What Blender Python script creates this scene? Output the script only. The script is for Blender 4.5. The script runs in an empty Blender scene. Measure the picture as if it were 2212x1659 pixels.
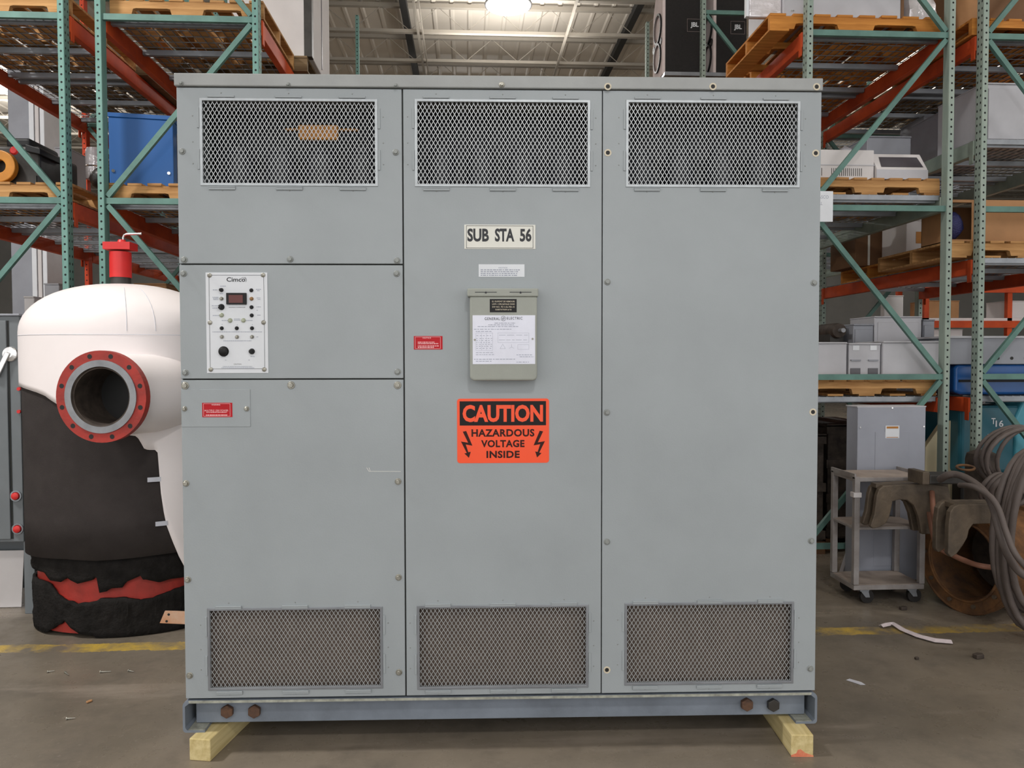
import bpy, math, random
from mathutils import Vector, Matrix
random.seed(11)
SC = bpy.context.scene
COL = SC.collection
sin, cos, pi, rad = math.sin, math.cos, math.pi, math.radians

# ------------------------------------------------------------------ camera
FPX, PW, PH, CAMH = 1700.0, 2212, 1659, 1.6
YAW, PITCH, ROLL = rad(3.23), rad(1.901), rad(-0.0937)
FWD = Vector((sin(YAW)*cos(PITCH), cos(YAW)*cos(PITCH), -sin(PITCH)))
_r = Vector((cos(YAW), -sin(YAW), 0)); _u = _r.cross(FWD)
RGT = _r*cos(ROLL) + _u*sin(ROLL); UPV = -_r*sin(ROLL) + _u*cos(ROLL)
EYE = Vector((0, 0, CAMH))

def ray(px, py):
    return FWD + RGT*((px-PW/2)/FPX) - UPV*((py-PH/2)/FPX)
def at(px, py, Y):
    d = ray(px, py); return EYE + d*(Y/d.y)
def gz(px, py, z=0.0):
    d = ray(px, py); return EYE + d*((z-CAMH)/d.z)
def proj(p):
    d = Vector(p)-EYE; z = d.dot(FWD)
    return PW/2+FPX*d.dot(RGT)/z, PH/2-FPX*d.dot(UPV)/z
def rect(x0, y0, x1, y1, Y):
    a = at(x0, (y0+y1)/2, Y).x; b = at(x1, (y0+y1)/2, Y).x; m = (x0+x1)/2
    return a, b, at(m, y1, Y).z, at(m, y0, Y).z

cam = bpy.data.cameras.new('camera'); co = bpy.data.objects.new('camera', cam); COL.objects.link(co)
cam.sensor_width = 36; cam.lens = FPX/PW*36; cam.clip_end = 200; cam.clip_start = .05
M = Matrix((RGT, UPV, -FWD)).transposed().to_4x4(); M.translation = EYE
co.matrix_world = M
SC.camera = co
SC.view_settings.view_transform = 'Standard'; SC.view_settings.look = 'None'
SC.view_settings.gamma = 1; SC.view_settings.use_curve_mapping = False
SC.view_settings.exposure = -0.14

# ------------------------------------------------------------------ materials
def lin(c):
    return tuple((v/255/12.92 if v/255 <= .04045 else ((v/255+.055)/1.055)**2.4) for v in c)
class NT:
    def __init__(s, name):
        s.m = bpy.data.materials.new(name); s.m.use_nodes = True
        s.t = s.m.node_tree; s.b = s.t.nodes['Principled BSDF']
        s.tc = None
    def n(s, typ, **k):
        nd = s.t.nodes.new(typ)
        for a, v in k.items():
            if a.startswith('i_'):
                key = a[2:]; key = int(key) if key.isdigit() else key.replace('_', ' ')
                nd.inputs[key].default_value = v
            else: setattr(nd, a, v)
        return nd
    def l(s, a, b): s.t.links.new(a, b)
    def math(s, op, a, b=None, c=None, clamp=False):
        nd = s.t.nodes.new('ShaderNodeMath'); nd.operation = op; nd.use_clamp = clamp
        for i, v in enumerate((a, b, c)):
            if v is None: continue
            if isinstance(v, (int, float)): nd.inputs[i].default_value = v
            else: s.l(v, nd.inputs[i])
        return nd.outputs[0]
    def mix(s, fac, a, b):
        nd = s.t.nodes.new('ShaderNodeMix'); nd.data_type = 'RGBA'
        for i, v in ((0, fac), (6, a), (7, b)):
            if isinstance(v, (int, float)): nd.inputs[i].default_value = v
            elif isinstance(v, tuple): nd.inputs[i].default_value = (*v[:3], 1)
            else: s.l(v, nd.inputs[i])
        return nd.outputs[2]
    def obj(s):
        if s.tc is None: s.tc = s.n('ShaderNodeTexCoord')
        return s.tc.outputs['Object']
    def noise(s, scale, detail=3, rough=.55, vec=None, stretch=None):
        v = vec if vec is not None else s.obj()
        if stretch:
            mp = s.n('ShaderNodeMapping'); mp.inputs['Scale'].default_value = stretch; s.l(v, mp.inputs[0]); v = mp.outputs[0]
        nd = s.n('ShaderNodeTexNoise', i_Scale=scale, i_Detail=detail, i_Roughness=rough); s.l(v, nd.inputs['Vector'])
        return nd.outputs['Fac']
    def ramp(s, fac, a, b):
        nd = s.n('ShaderNodeMapRange', clamp=True); s.l(fac, nd.inputs[0]); nd.inputs[1].default_value = a; nd.inputs[2].default_value = b
        return nd.outputs[0]
    def bump(s, h, strength, dist=.01):
        nd = s.n('ShaderNodeBump'); nd.inputs['Strength'].default_value = strength; nd.inputs['Distance'].default_value = dist
        s.l(h, nd.inputs['Height']); s.l(nd.outputs[0], s.b.inputs['Normal'])
    def done(s, col, rough=.5, metal=0., spec=.5, coat=0.):
        if isinstance(col, tuple): s.b.inputs['Base Color'].default_value = (*col[:3], 1)
        else: s.l(col, s.b.inputs['Base Color'])
        if isinstance(rough, (int, float)): s.b.inputs['Roughness'].default_value = rough
        else: s.l(rough, s.b.inputs['Roughness'])
        s.b.inputs['Metallic'].default_value = metal; s.b.inputs['Specular IOR Level'].default_value = spec
        s.b.inputs['Coat Weight'].default_value = coat; s.b.inputs['Coat Roughness'].default_value = .12
        return s.m

def mat(name, c, rough=.5, metal=0., var=.12, scale=5., bump=0., bscale=80., spec=.5, coat=0., c2=None, lo=.35, hi=.7, stretch=None):
    s = NT(name); a = lin(c)
    b = lin(c2) if c2 else tuple(v*(1-var*2) for v in a)
    col = s.mix(s.ramp(s.noise(scale, 5, .6, stretch=stretch), lo, hi), a, b)
    if bump: s.bump(s.noise(bscale, 3), bump)
    return s.done(col, rough, metal, spec, coat)

def wood_mat(name, c, c2, axis=0, ring=26):
    s = NT(name); st = [ring]*3; st[axis] = 1.6
    g = s.noise(1.0, 6, .65, stretch=tuple(st))
    big = s.noise(1.3, 2)
    col = s.mix(s.ramp(g, .36, .66), lin(c), lin(c2))
    col = s.mix(s.math('MULTIPLY', s.ramp(big, .45, .8), .45), col, tuple(v*.55 for v in lin(c2)))
    s.bump(g, .25, .004)
    return s.done(col, .75, 0, .25)

MT = {}
MT['paint'] = mat('grey_enamel', (160, 167, 171), .42, 0, .05, 2.2, .05, 140, spec=.4)
MT['paint_cap'] = mat('grey_enamel_cap', (160, 163, 163), .42, 0, .08, 5, .05, 120)
MT['paint_base'] = mat('grey_enamel_base', (126, 135, 147), .5, 0, .15, 6, .06, 120)
MT['paint_edge'] = mat('pale_grey_edge', (176, 178, 166), .5, 0, .25, 30, 0)
MT['seam'] = mat('dark_seam', (52, 54, 52), .7)
MT['inside'] = mat('dark_inside', (38, 40, 48), .6)
MT['filter'] = mat('brown_filter', (102, 90, 82), .9, 0, .12, 12, .2, 200)
MT['galv'] = mat('bright_galvanized', (186, 192, 196), .4, .4, .1, 20)
MT['strand'] = mat('mesh_strand', (190, 194, 196), .38, .35, .08, 30)
MT['bolt'] = mat('zinc_bolt', (170, 168, 158), .4, .6, .2, 60)
MT['boltp'] = mat('painted_bolt', (150, 154, 152), .45, .2, .1, 60)
MT['cream'] = mat('cream_ring', (214, 204, 182), .5, 0, .1, 60)
MT['black'] = mat('black_plastic', (26, 26, 28), .5, 0, .1, 20, spec=.3)
MT['white'] = mat('white_label', (222, 226, 232), .45, 0, .03, 10)
MT['ivory'] = mat('ivory_sign', (228, 228, 220), .4, 0, .03, 10)
MT['ink'] = mat('black_ink', (34, 36, 42), .5, 0, 0, 10)
MT['greyink'] = mat('faded_ink', (150, 156, 172), .6, 0, 0, 10)
MT['red'] = mat('red_label', (190, 34, 44), .5, 0, .08, 20, spec=.2)
MT['redlt'] = mat('white_on_red', (238, 180, 184), .5, 0, 0, 20)
MT['orange_sign'] = mat('orange_sign', (255, 84, 36), .45, 0, .02, 4, coat=.1)
MT['sign_black'] = mat('sign_black', (22, 19, 20), .4, 0, .02, 4, spec=.25)
MT['sign_brown'] = mat('sign_brown_black', (52, 16, 8), .4, 0, .02, 4, spec=.25)
MT['nbox'] = mat('olive_grey_enamel', (158, 162, 154), .42, 0, .06, 6, .05, 150)
MT['plate'] = mat('aluminium_plate', (218, 220, 232), .3, .25, .05, 9)
MT['amber'] = mat('amber_lens', (148, 110, 62), .2)
MT['greenlens'] = mat('pale_green_lens', (176, 182, 160), .25)
MT['display'] = mat('dark_red_display', (98, 36, 30), .3)
MT['copper'] = mat('copper_bar', (228, 160, 112), .3, .75, .25, 12, c2=(235, 200, 175))
MT['rustbolt'] = mat('rusty_bolt', (84, 64, 54), .85, .1, .3, 40, .4, 120, c2=(108, 78, 58))
MT['wood4'] = wood_mat('lumber_yellow', (220, 204, 154), (186, 166, 112), 1)
MT['stain'] = mat('red_stain', (214, 110, 84), .8, 0, .2, 40, c2=(222, 150, 110))
MT['pallet'] = wood_mat('pallet_wood', (204, 158, 104), (152, 108, 64), 0)
MT['palletd'] = wood_mat('pallet_wood_weathered', (150, 128, 98), (104, 84, 60), 0)
MT['palleto'] = wood_mat('pallet_wood_orange', (214, 146, 70), (168, 104, 44), 0)
MT['card'] = mat('cardboard', (178, 132, 90), .8, 0, .1, 4)
MT['cardd'] = mat('cardboard_dark', (120, 86, 58), .8, 0, .12, 4)
MT['beam'] = mat('orange_beam', (206, 84, 42), .6, 0, .1, 4, c2=(168, 64, 36), spec=.2)
MT['deckgalv'] = mat('deck_galvanized', (150, 154, 160), .4, .5, .15, 6)
MT['brace'] = mat('teal_brace', (98, 136, 127), .6, .1, .1, 5, c2=(76, 108, 102))
MT['gbeam'] = mat('grey_green_beam', (150, 162, 150), .45, .1, .1, 5, c2=(122, 138, 128))
MT['foam'] = mat('black_foam', (62, 57, 56), .9, 0, .12, 7, .3, 260, spec=.2)
MT['foamd'] = mat('torn_black_foam', (38, 36, 35), .92, 0, .25, 12, .8, 60, spec=.15)
MT['jacket'] = mat('white_jacket', (247, 240, 240), .38, 0, .02, 3, spec=.4)
MT['primer'] = mat('red_primer', (176, 52, 42), .55, 0, .12, 9, .15, 60, c2=(140, 44, 36))
MT['steel'] = mat('grey_steel', (150, 152, 156), .42, .5, .15, 10)
MT['darksteel'] = mat('dark_steel', (70, 68, 66), .5, .4, .2, 9)
MT['bore'] = mat('rusty_bore', (84, 74, 66), .7, .2, .3, 14, c2=(52, 44, 40))
MT['tape'] = mat('white_tape', (214, 216, 226), .5)
MT['valve'] = mat('red_valve', (214, 44, 44), .45, 0, .06, 10)
MT['chrome'] = mat('bright_steel', (220, 220, 220), .18, .9, .05, 10)
MT['swgr'] = mat('switchgear_grey', (112, 118, 122), .5, 0, .08, 4)
MT['box'] = mat('enclosure_grey', (188, 188, 194), .5, 0, .06, 4)
MT['boxd'] = mat('enclosure_grey_dark', (150, 153, 162), .5, 0, .08, 4)
MT['boxw'] = mat('enclosure_white', (216, 212, 212), .75, 0, .04, 4, spec=.2)
MT['boxb'] = mat('blue_cabinet', (24, 88, 156), .5, 0, .06, 3)
MT['boxbd'] = mat('blue_plastic', (26, 84, 150), .3, 0, .1, 6)
MT['panelbd'] = mat('panelboard_grey', (156, 160, 172), .5, 0, .05, 4)
MT['window'] = mat('smoked_window', (84, 82, 88), .3, 0, .05, 6)
MT['speaker'] = mat('black_carpet', (34, 32, 32), .85, 0, .15, 40, .3, 300)
MT['baffle'] = mat('speaker_grey', (222, 208, 206), .95, 0, .08, 6, spec=.08)
MT['cone'] = mat('speaker_cone', (136, 124, 122), .95, 0, .15, 10, spec=.08)
MT['teal'] = mat('teal_machine', (28, 92, 108), .4, 0, .06, 4)
MT['cyan'] = mat('light_teal', (70, 150, 170), .4, 0, .06, 4)
MT['creamp'] = mat('cream_panel', (206, 194, 160), .55, 0, .08, 3)
MT['rust'] = mat('rusty_iron', (138, 96, 58), .8, .2, .3, 9, .6, 40, c2=(82, 60, 44))
MT['rustd'] = mat('dark_rust', (112, 76, 44), .85, .1, .3, 7, .6, 40, c2=(58, 44, 36))
MT['hook'] = mat('dirty_steel', (118, 104, 88), .6, .3, .2, 7, .3, 60, c2=(78, 70, 62))
MT['cable'] = mat('grey_brown_cable', (104, 94, 90), .6, 0, .12, 9, .1, 90)
MT['cabler'] = mat('rust_brown_cable', (150, 104, 84), .6, 0, .12, 9)
MT['cart'] = mat('cart_grey', (166, 162, 162), .45, .15, .12, 7, c2=(134, 126, 122))
MT['cartshelf'] = mat('dusty_shelf', (172, 158, 148), .7, 0, .15, 7)
MT['rubber'] = mat('black_rubber', (36, 33, 32), .8)
MT['strap'] = mat('white_strap', (226, 214, 218), .5, 0, .1, 20)
MT['yellow'] = mat('yellow_orange_paint', (190, 124, 34), .5, 0, .15, 9)
MT['blackwrap'] = mat('black_wrap', (34, 31, 30), .4, 0, .2, 10, .5, 30)
MT['bubble'] = mat('blue_bubble_wrap', (54, 56, 110), .35, 0, .15, 20, 1.0, 120)
MT['shiny'] = mat('shiny_wrap', (236, 232, 236), .2, .3, .12, 9, .6, 18)
MT['ceil'] = None
MT['joist'] = mat('joist_offwhite', (150, 143, 132), .6, 0, .05, 4)
MT['dark'] = mat('black_pipe', (30, 30, 30), .6)

def post_mat(name, c, c2, hole=(18, 24, 24)):
    s = NT(name); o = s.obj(); sp = s.n('ShaderNodeSeparateXYZ'); s.l(o, sp.inputs[0])
    nn = s.n('ShaderNodeSeparateXYZ'); s.l(s.tc.outputs['Normal'], nn.inputs[0])
    def cell(v, per): return s.math('MULTIPLY', s.math('SUBTRACT', s.math('FRACT', s.math('DIVIDE', v, per)), .5), per)
    dz = cell(sp.outputs[2], .0508)
    dzs = cell(s.math('ADD', sp.outputs[2], .0254), .0508)
    def disc(u, w, r): return s.math('LESS_THAN', s.math('ADD', s.math('MULTIPLY', u, u), s.math('MULTIPLY', w, w)), r*r)
    front = disc(sp.outputs[0], dz, .0072)
    yy = s.math('SUBTRACT', s.math('ABSOLUTE', sp.outputs[1]), .018)
    side = disc(yy, s.math('MULTIPLY', dzs, .7), .0065)
    isx = s.math('GREATER_THAN', s.math('ABSOLUTE', nn.outputs[0]), .5); side = s.math('MULTIPLY', side, s.math('LESS_THAN', nn.outputs[0], 0.0))
    m = s.math('ADD', s.math('MULTIPLY', isx, side), s.math('MULTIPLY', s.math('SUBTRACT', 1.0, isx), front), clamp=True)
    base = s.mix(s.ramp(s.noise(3, 5, .7, stretch=(6, 6, 1)), .35, .7), lin(c), lin(c2))
    return s.done(s.mix(m, base, lin(hole)), .6, .1, .3)
MT['postL'] = post_mat('teal_post', (118, 154, 146), (96, 138, 130))
MT['postR'] = post_mat('grey_green_post', (156, 168, 158), (132, 150, 142))
MT['postO'] = post_mat('orange_post', (214, 78, 42), (180, 62, 36), (70, 24, 14))

def floor_mat():
    s = NT('stained_concrete'); o = s.obj(); sp = s.n('ShaderNodeSeparateXYZ'); s.l(o, sp.inputs[0])
    a = s.noise(.7, 5, .6); b = s.noise(3.2, 6, .7); c = s.noise(38, 4, .7); d = s.noise(1.1, 5, .7, stretch=(.35, 2.2, 1))
    col = s.mix(s.ramp(a, .35, .68), lin((140, 129, 115)), lin((102, 95, 85)))
    col = s.mix(s.math('MULTIPLY', s.ramp(b, .5, .74), .55), col, lin((80, 74, 68)))
    col = s.mix(s.math('MULTIPLY', s.ramp(d, .56, .7), .45), col, lin((168, 156, 144)))
    col = s.mix(s.math('MULTIPLY', s.ramp(c, .62, .74), .35), col, lin((190, 182, 170)))
    # worn yellow stripe across the aisle
    dist = s.math('ABSOLUTE', s.math('SUBTRACT', sp.outputs[1], 4.435))
    wob = s.math('MULTIPLY', s.math('SUBTRACT', s.noise(9, 5, .7), .5), .09)
    band = s.math('LESS_THAN', s.math('ADD', dist, wob), .062)
    wear = s.ramp(s.noise(2.6, 6, .75), .40, .64)
    col = s.mix(s.math('MULTIPLY', s.math('MULTIPLY', band, wear), .85), col, lin((214, 178, 60)))
    s.bump(c, .12, .004)
    return s.done(col, s.ramp(b, .1, 1.3), 0, .35)
MT['floor'] = floor_mat()

def ceil_mat():
    s = NT('ribbed_deck'); o = s.obj(); sp = s.n('ShaderNodeSeparateXYZ'); s.l(o, sp.inputs[0])
    col = s.mix(s.ramp(s.noise(.6, 4), .3, .7), lin((206, 198, 186)), lin((190, 182, 170)))
    return s.done(col, .6)
MT['ceil'] = ceil_mat()

def emis(name, c, strength):
    s = NT(name); s.b.inputs['Emission Color'].default_value = (*lin(c), 1); s.b.inputs['Emission Strength'].default_value = strength
    return s.done(lin((240, 240, 240)), .4)
MT['lamp'] = emis('lamp_lens', (255, 250, 242), 9)

def wrap_mat():
    s = NT('clear_plastic_wrap'); n = s.noise(14, 5, .7, stretch=(1, 1, .3)); s.bump(n, .9, .03)
    s.b.inputs['Alpha'].default_value = .62
    return s.done(lin((232, 226, 230)), .15, 0, .8)
MT['wrap'] = wrap_mat()

# ------------------------------------------------------------------ mesh building
class MB:
    def __init__(s): s.v = []; s.f = []; s.mi = []; s.cur = 0; s.T = None
    def add(s, vs, fs):
        n = len(s.v)
        if s.T is not None: vs = [s.T @ Vector(p) for p in vs]
        s.v += [tuple(p) for p in vs]; s.f += [[i+n for i in q] for q in fs]; s.mi += [s.cur]*len(fs)
        return s
    def box(s, x0, x1, y0, y1, z0, z1):
        x0, x1 = sorted((x0, x1)); y0, y1 = sorted((y0, y1)); z0, z1 = sorted((z0, z1))
        return s.add([(x0, y0, z0), (x1, y0, z0), (x1, y1, z0), (x0, y1, z0), (x0, y0, z1), (x1, y0, z1), (x1, y1, z1), (x0, y1, z1)],
                     [(0, 3, 2, 1), (4, 5, 6, 7), (0, 1, 5, 4), (1, 2, 6, 5), (2, 3, 7, 6), (3, 0, 4, 7)])
    def bar(s, p, q, w, h, up=(0, 0, 1)):
        p, q = Vector(p), Vector(q); d = (q-p).normalized(); up = Vector(up)
        if abs(d.dot(up)) > .99: up = Vector((0, 1, 0))
        sd = d.cross(up).normalized(); u = sd.cross(d)
        vs = [c+sd*(a*w/2)+u*(b*h/2) for c in (p, q) for a, b in ((-1, -1), (1, -1), (1, 1), (-1, 1))]
        return s.add(vs, [(0, 1, 2, 3), (7, 6, 5, 4), (0, 4, 5, 1), (1, 5, 6, 2), (2, 6, 7, 3), (3, 7, 4, 0)])
    def tube(s, pts, r, n=8, closed=False, caps=True):
        pts = [Vector(p) for p in pts]; k = len(pts); rr = r if isinstance(r, (list, tuple)) else [r]*k
        vs = []; prev = None
        for i, p in enumerate(pts):
            a = pts[(i-1) % k] if (closed or i) else p; b = pts[(i+1) % k] if (closed or i < k-1) else p
            d = (b-a).normalized()
            if prev is None:
                up = Vector((0, 0, 1)) if abs(d.z) < .9 else Vector((0, 1, 0)); x = d.cross(up).normalized()
            else:
                x = (prev - d*prev.dot(d)).normalized()
            prev = x; y = d.cross(x)
            vs += [p+(x*cos(2*pi*j/n)+y*sin(2*pi*j/n))*rr[i] for j in range(n)]
        fs = []
        for i in range(k if closed else k-1):
            for j in range(n):
                a = i*n+j; b = i*n+(j+1) % n; c = ((i+1) % k)*n+(j+1) % n; d = ((i+1) % k)*n+j
                fs.append((a, d, c, b))
        if caps and not closed: fs += [tuple(range(n)), tuple(range((k-1)*n, k*n))[::-1]]
        return s.add(vs, fs)
    def cyl(s, p, q, r, r1=None, n=20): return s.tube([p, q], [r, r if r1 is None else r1], n)
    def prism(s, poly, a, b, axis='y'):
        n = len(poly)
        P = {'y': lambda u, v, w: (u, w, v), 'x': lambda u, v, w: (w, u, v), 'z': lambda u, v, w: (u, v, w)}[axis]
        vs = [P(u, v, a) for u, v in poly]+[P(u, v, b) for u, v in poly]
        return s.add(vs, [tuple(range(n)), tuple(range(n, 2*n))[::-1]]+[(i, i+n, (i+1) % n+n, (i+1) % n) for i in range(n)])
    def ring(s, c, axis, r0, r1, t, n=32):
        # flat annulus with thickness t along axis
        c = Vector(c); d = Vector(axis).normalized(); up = Vector((0, 0, 1)) if abs(d.z) < .9 else Vector((0, 1, 0))
        x = d.cross(up).normalized(); y = d.cross(x); vs = []
        for j in range(n):
            e = x*cos(2*pi*j/n)+y*sin(2*pi*j/n)
            vs += [c+e*r0, c+e*r1, c+e*r1+d*t, c+e*r0+d*t]
        fs = []
        for j in range(n):
            a = 4*j; b = 4*((j+1) % n)
            for k in range(4): fs.append((a+k, b+k, b+(k+1) % 4, a+(k+1) % 4))
        return s.add(vs, fs)
    def lathe(s, prof, c=(0, 0, 0), n=24, axis=(0, 0, 1), sx=1., sy=1.):
        c = Vector(c); d = Vector(axis).normalized(); up = Vector((0, 1, 0)) if abs(d.y) < .9 else Vector((0, 0, 1))
        x = up.cross(d).normalized(); y = d.cross(x); vs = []; fs = []; k = len(prof)
        for r, h in prof:
            for j in range(n): vs.append(c+d*h+x*(r*sx*cos(2*pi*j/n))+y*(r*sy*sin(2*pi*j/n)))
        for i in range(k-1):
            for j in range(n): fs.append((i*n+j, i*n+(j+1) % n, (i+1)*n+(j+1) % n, (i+1)*n+j))
        if prof[0][0] > 1e-6: fs.append(tuple(range(n))[::-1])
        if prof[-1][0] > 1e-6: fs.append(tuple(range((k-1)*n, k*n)))
        return s.add(vs, fs)
    def grid(s, rows, wrap=False):
        k = len(rows); n = len(rows[0]); vs = [p for r in rows for p in r]; fs = []
        for i in range(k-1):
            for j in range(n if wrap else n-1):
                fs.append((i*n+j, i*n+(j+1) % n, (i+1)*n+(j+1) % n, (i+1)*n+j))
        return s.add(vs, fs)
    def sheet(s, x0, x1, z0, z1, holes, y0, y1):
        # upright plate in the x-z plane with rectangular holes
        xs = sorted({x0, x1, *[h[0] for h in holes], *[h[1] for h in holes]}); zs = sorted({z0, z1, *[h[2] for h in holes], *[h[3] for h in holes]})
        solid = {}
        for i in range(len(xs)-1):
            for j in range(len(zs)-1):
                mx, mz = (xs[i]+xs[i+1])/2, (zs[j]+zs[j+1])/2
                solid[i, j] = not any(h[0] < mx < h[1] and h[2] < mz < h[3] for h in holes)
        idx = {}; vs = []; fs = []
        def V(i, j, k):
            if (i, j, k) not in idx: idx[i, j, k] = len(vs); vs.append((xs[i], y0 if k == 0 else y1, zs[j]))
            return idx[i, j, k]
        for (i, j), ok in solid.items():
            if not ok: continue
            fs.append((V(i, j, 0), V(i+1, j, 0), V(i+1, j+1, 0), V(i, j+1, 0)))
            fs.append((V(i, j+1, 1), V(i+1, j+1, 1), V(i+1, j, 1), V(i, j, 1)))
            for (di, dj, a, b) in ((0, -1, (i, j), (i+1, j)), (1, 0, (i+1, j), (i+1, j+1)), (0, 1, (i+1, j+1), (i, j+1)), (-1, 0, (i, j+1), (i, j))):
                if not solid.get((i+di, j+dj), False): fs.append((V(*b, 0), V(*a, 0), V(*a, 1), V(*b, 1)))
        return s.add(vs, fs)
    def build(s, name, mats, parent=None, bevel=0, smooth=0, seg=2, loc=None, rot=None):
        me = bpy.data.meshes.new(name); me.from_pydata(s.v, [], s.f); me.update()
        for m in (mats if isinstance(mats, (list, tuple)) else [mats]): me.materials.append(m)
        me.polygons.foreach_set('material_index', s.mi)
        if smooth:
            me.shade_smooth(); me.set_sharp_from_angle(angle=rad(smooth))
        o = bpy.data.objects.new(name, me); COL.objects.link(o)
        if parent is not None: o.parent = parent
        if loc is not None: o.location = loc
        if rot is not None: o.rotation_euler = rot
        if bevel:
            b = o.modifiers.new('edge', 'BEVEL'); b.width = bevel; b.segments = seg; b.limit_method = 'ANGLE'; b.angle_limit = rad(40)
        return o

def tag(o, label=None, cat=None, group=None, kind=None):
    if label: o['label'] = label
    if cat: o['category'] = cat
    if group: o['group'] = group
    if kind: o['kind'] = kind
    return o
def thing(name, label, cat, loc=(0, 0, 0), rz=0., group=None):
    o = bpy.data.objects.new(name, None); COL.objects.link(o); o.empty_display_size = .1
    o.location = loc; o.rotation_euler = (0, 0, rz)
    return tag(o, label, cat, group)
def copy_tree(o, parent=None):
    c = o.copy(); COL.objects.link(c)
    if parent is not None: c.parent = parent
    for ch in o.children: copy_tree(ch, c)
    return c
def struct(name, mb, m, **k):
    return tag(mb.build(name, m, **k), kind='structure')

_DG = None
def text_mb(mb, txt, x0, x1, z0, z1, y, bold=0., space=1.):
    """fit the outline of a word to the rectangle x0..x1, z0..z1 on the plane y"""
    cu = bpy.data.curves.new('t', 'FONT'); cu.body = txt; cu.size = 1; cu.offset = bold; cu.resolution_u = 3; cu.space_character = space
    cu.dimensions = '2D'; cu.fill_mode = 'FRONT'
    ob = bpy.data.objects.new('t', cu); COL.objects.link(ob)
    dg = bpy.context.evaluated_depsgraph_get(); dg.update()
    me = bpy.data.meshes.new_from_object(ob.evaluated_get(dg))
    vs = [v.co.copy() for v in me.vertices]; fs = [tuple(p.vertices) for p in me.polygons]
    a, b = min(v.x for v in vs), max(v.x for v in vs); c, d = min(v.y for v in vs), max(v.y for v in vs)
    mb.add([(x0+(v.x-a)/(b-a)*(x1-x0), y, z0+(v.y-c)/(d-c)*(z1-z0)) for v in vs], fs)
    bpy.data.objects.remove(ob); bpy.data.curves.remove(cu); bpy.data.meshes.remove(me)
    return mb
def flat(mb, x0, x1, z0, z1, y, t=.0004):
    return mb.box(x0, x1, y, y+t, z0, z1)
def frame_lines(mb, x0, x1, z0, z1, y, w):
    flat(mb, x0, x1, z0, z0+w, y); flat(mb, x0, x1, z1-w, z1, y); flat(mb, x0, x0+w, z0, z1, y); flat(mb, x1-w, x1, z0, z1, y)
def dashes(mb, x0, x1, z, h, y, lo=.004, hi=.014, gap=.003):
    x = x0
    while x < x1:
        w = min(random.uniform(lo, hi), x1-x); flat(mb, x, x+w, z, z+h, y); x += w+gap*random.uniform(.6, 1.4)
# ------------------------------------------------------------------ the transformer cabinet
CA = rad(-1.645); CO = Vector((-1.1405, 3.2029, 0))
CX, CY = Vector((cos(CA), sin(CA), 0)), Vector((-sin(CA), cos(CA), 0))
def C(px, py, off=0.):
    d = ray(px, py); t = ((CO-EYE).dot(CY)+off)/d.dot(CY); p = EYE+d*t-CO
    return p.dot(CX), p.z
def CR(x0, y0, x1, y1, off=0.):
    a, b, c, d = C(x0, y0, off), C(x1, y1, off), C(x0, y1, off), C(x1, y0, off)
    return (a[0]+c[0])/2, (b[0]+d[0])/2, (b[1]+c[1])/2, (a[1]+d[1])/2

cab = thing('transformer_cabinet', 'large grey steel transformer cabinet with six mesh vents standing on two timber blocks', 'cabinet', CO, CA)
CWID = 2.568; ZB, ZT = .2229, 2.6694
ZCAP = C(1100, 163, -.012)[1]; DEP = 1.42
s1 = (C(869, 200)[0]+C(877, 1500)[0])/2; s2 = (C(1301, 200)[0]+C(1299.5, 1495)[0])/2
zl1 = C(630, 571)[1]; zl2 = C(630, 819)[1]
vents = {'UL': (433, 214, 815, 401), 'UM': (897, 216, 1274, 403), 'UR': (1353, 218, 1727, 404),
         'LL': (450, 1313, 826, 1488), 'LM': (902, 1308, 1270, 1486), 'LR': (1350, 1302, 1713, 1477)}
vents = {k: CR(*v) for k, v in vents.items()}
def hole(k, e=.008):
    a, b, c, d = vents[k]; return (a+e, b-e, c+e, d-e)

# hollow body: sides, back, roof, floor, and the front carcass behind the panels
b = MB()
b.sheet(.004, CWID-.004, ZB, ZT, [hole(k, -.004) for k in vents], .012, .02)
body = b.build('front_carcass', MT['seam'], cab)
b = MB()
b.box(0, .004, .012, DEP, ZB, ZT); b.box(CWID-.004, CWID, .012, DEP, ZB, ZT); b.box(0, CWID, DEP-.004, DEP, ZB, ZT); b.box(.004, CWID-.004, .02, DEP-.004, ZB, ZB+.004)
b.build('shell', MT['paint'], cab)
b = MB()   # added dark sheets, the shade inside put into their colour; core coils follow
for k, (x0, x1, z0, z1) in vents.items():
    if k[0] == 'U': b.box(x0-.04, x1+.04, .30, .31, z0-.25, z1+.1)
b.build('dark_backing', MT['inside'], cab)
for k in ('UL', 'UM', 'UR'):
    x0, x1, z0, z1 = vents[k]; b = MB()
    for i in range(4):
        x = x0+(x1-x0)*(i+.5)/4
        b.lathe([(.0, z0-.2), (.062, z0-.2), (.062, z0+.16), (.05, z0+.17), (.05, z0+.19), (0, z0+.19)], (x, .2, 0), 16)
    b.build('coil', MT['inside'], cab, smooth=40)
b = MB(); x0, x1, z0, z1 = vents['UL']
b.box(x0+.36, x0+.52, .10, .13, z1-.13, z1-.07); b.box(x0+.3, x0+.6, .13, .15, z1-.085, z1-.075)  # added bars, a yellow reflection put into their colour
tag(b.build('reflection_bars', MT['yellow'], cab, bevel=.004), 'yellow bars standing in for a reflection behind the upper left mesh')
for k in ('LL', 'LM', 'LR'):
    x0, x1, z0, z1 = vents[k]
    tag(MB().box(x0-.02, x1+.02, .045, .055, z0-.02, z1+.02).build('filter_pad', MT['filter'], cab), 'brown filter pad behind mesh')

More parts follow.
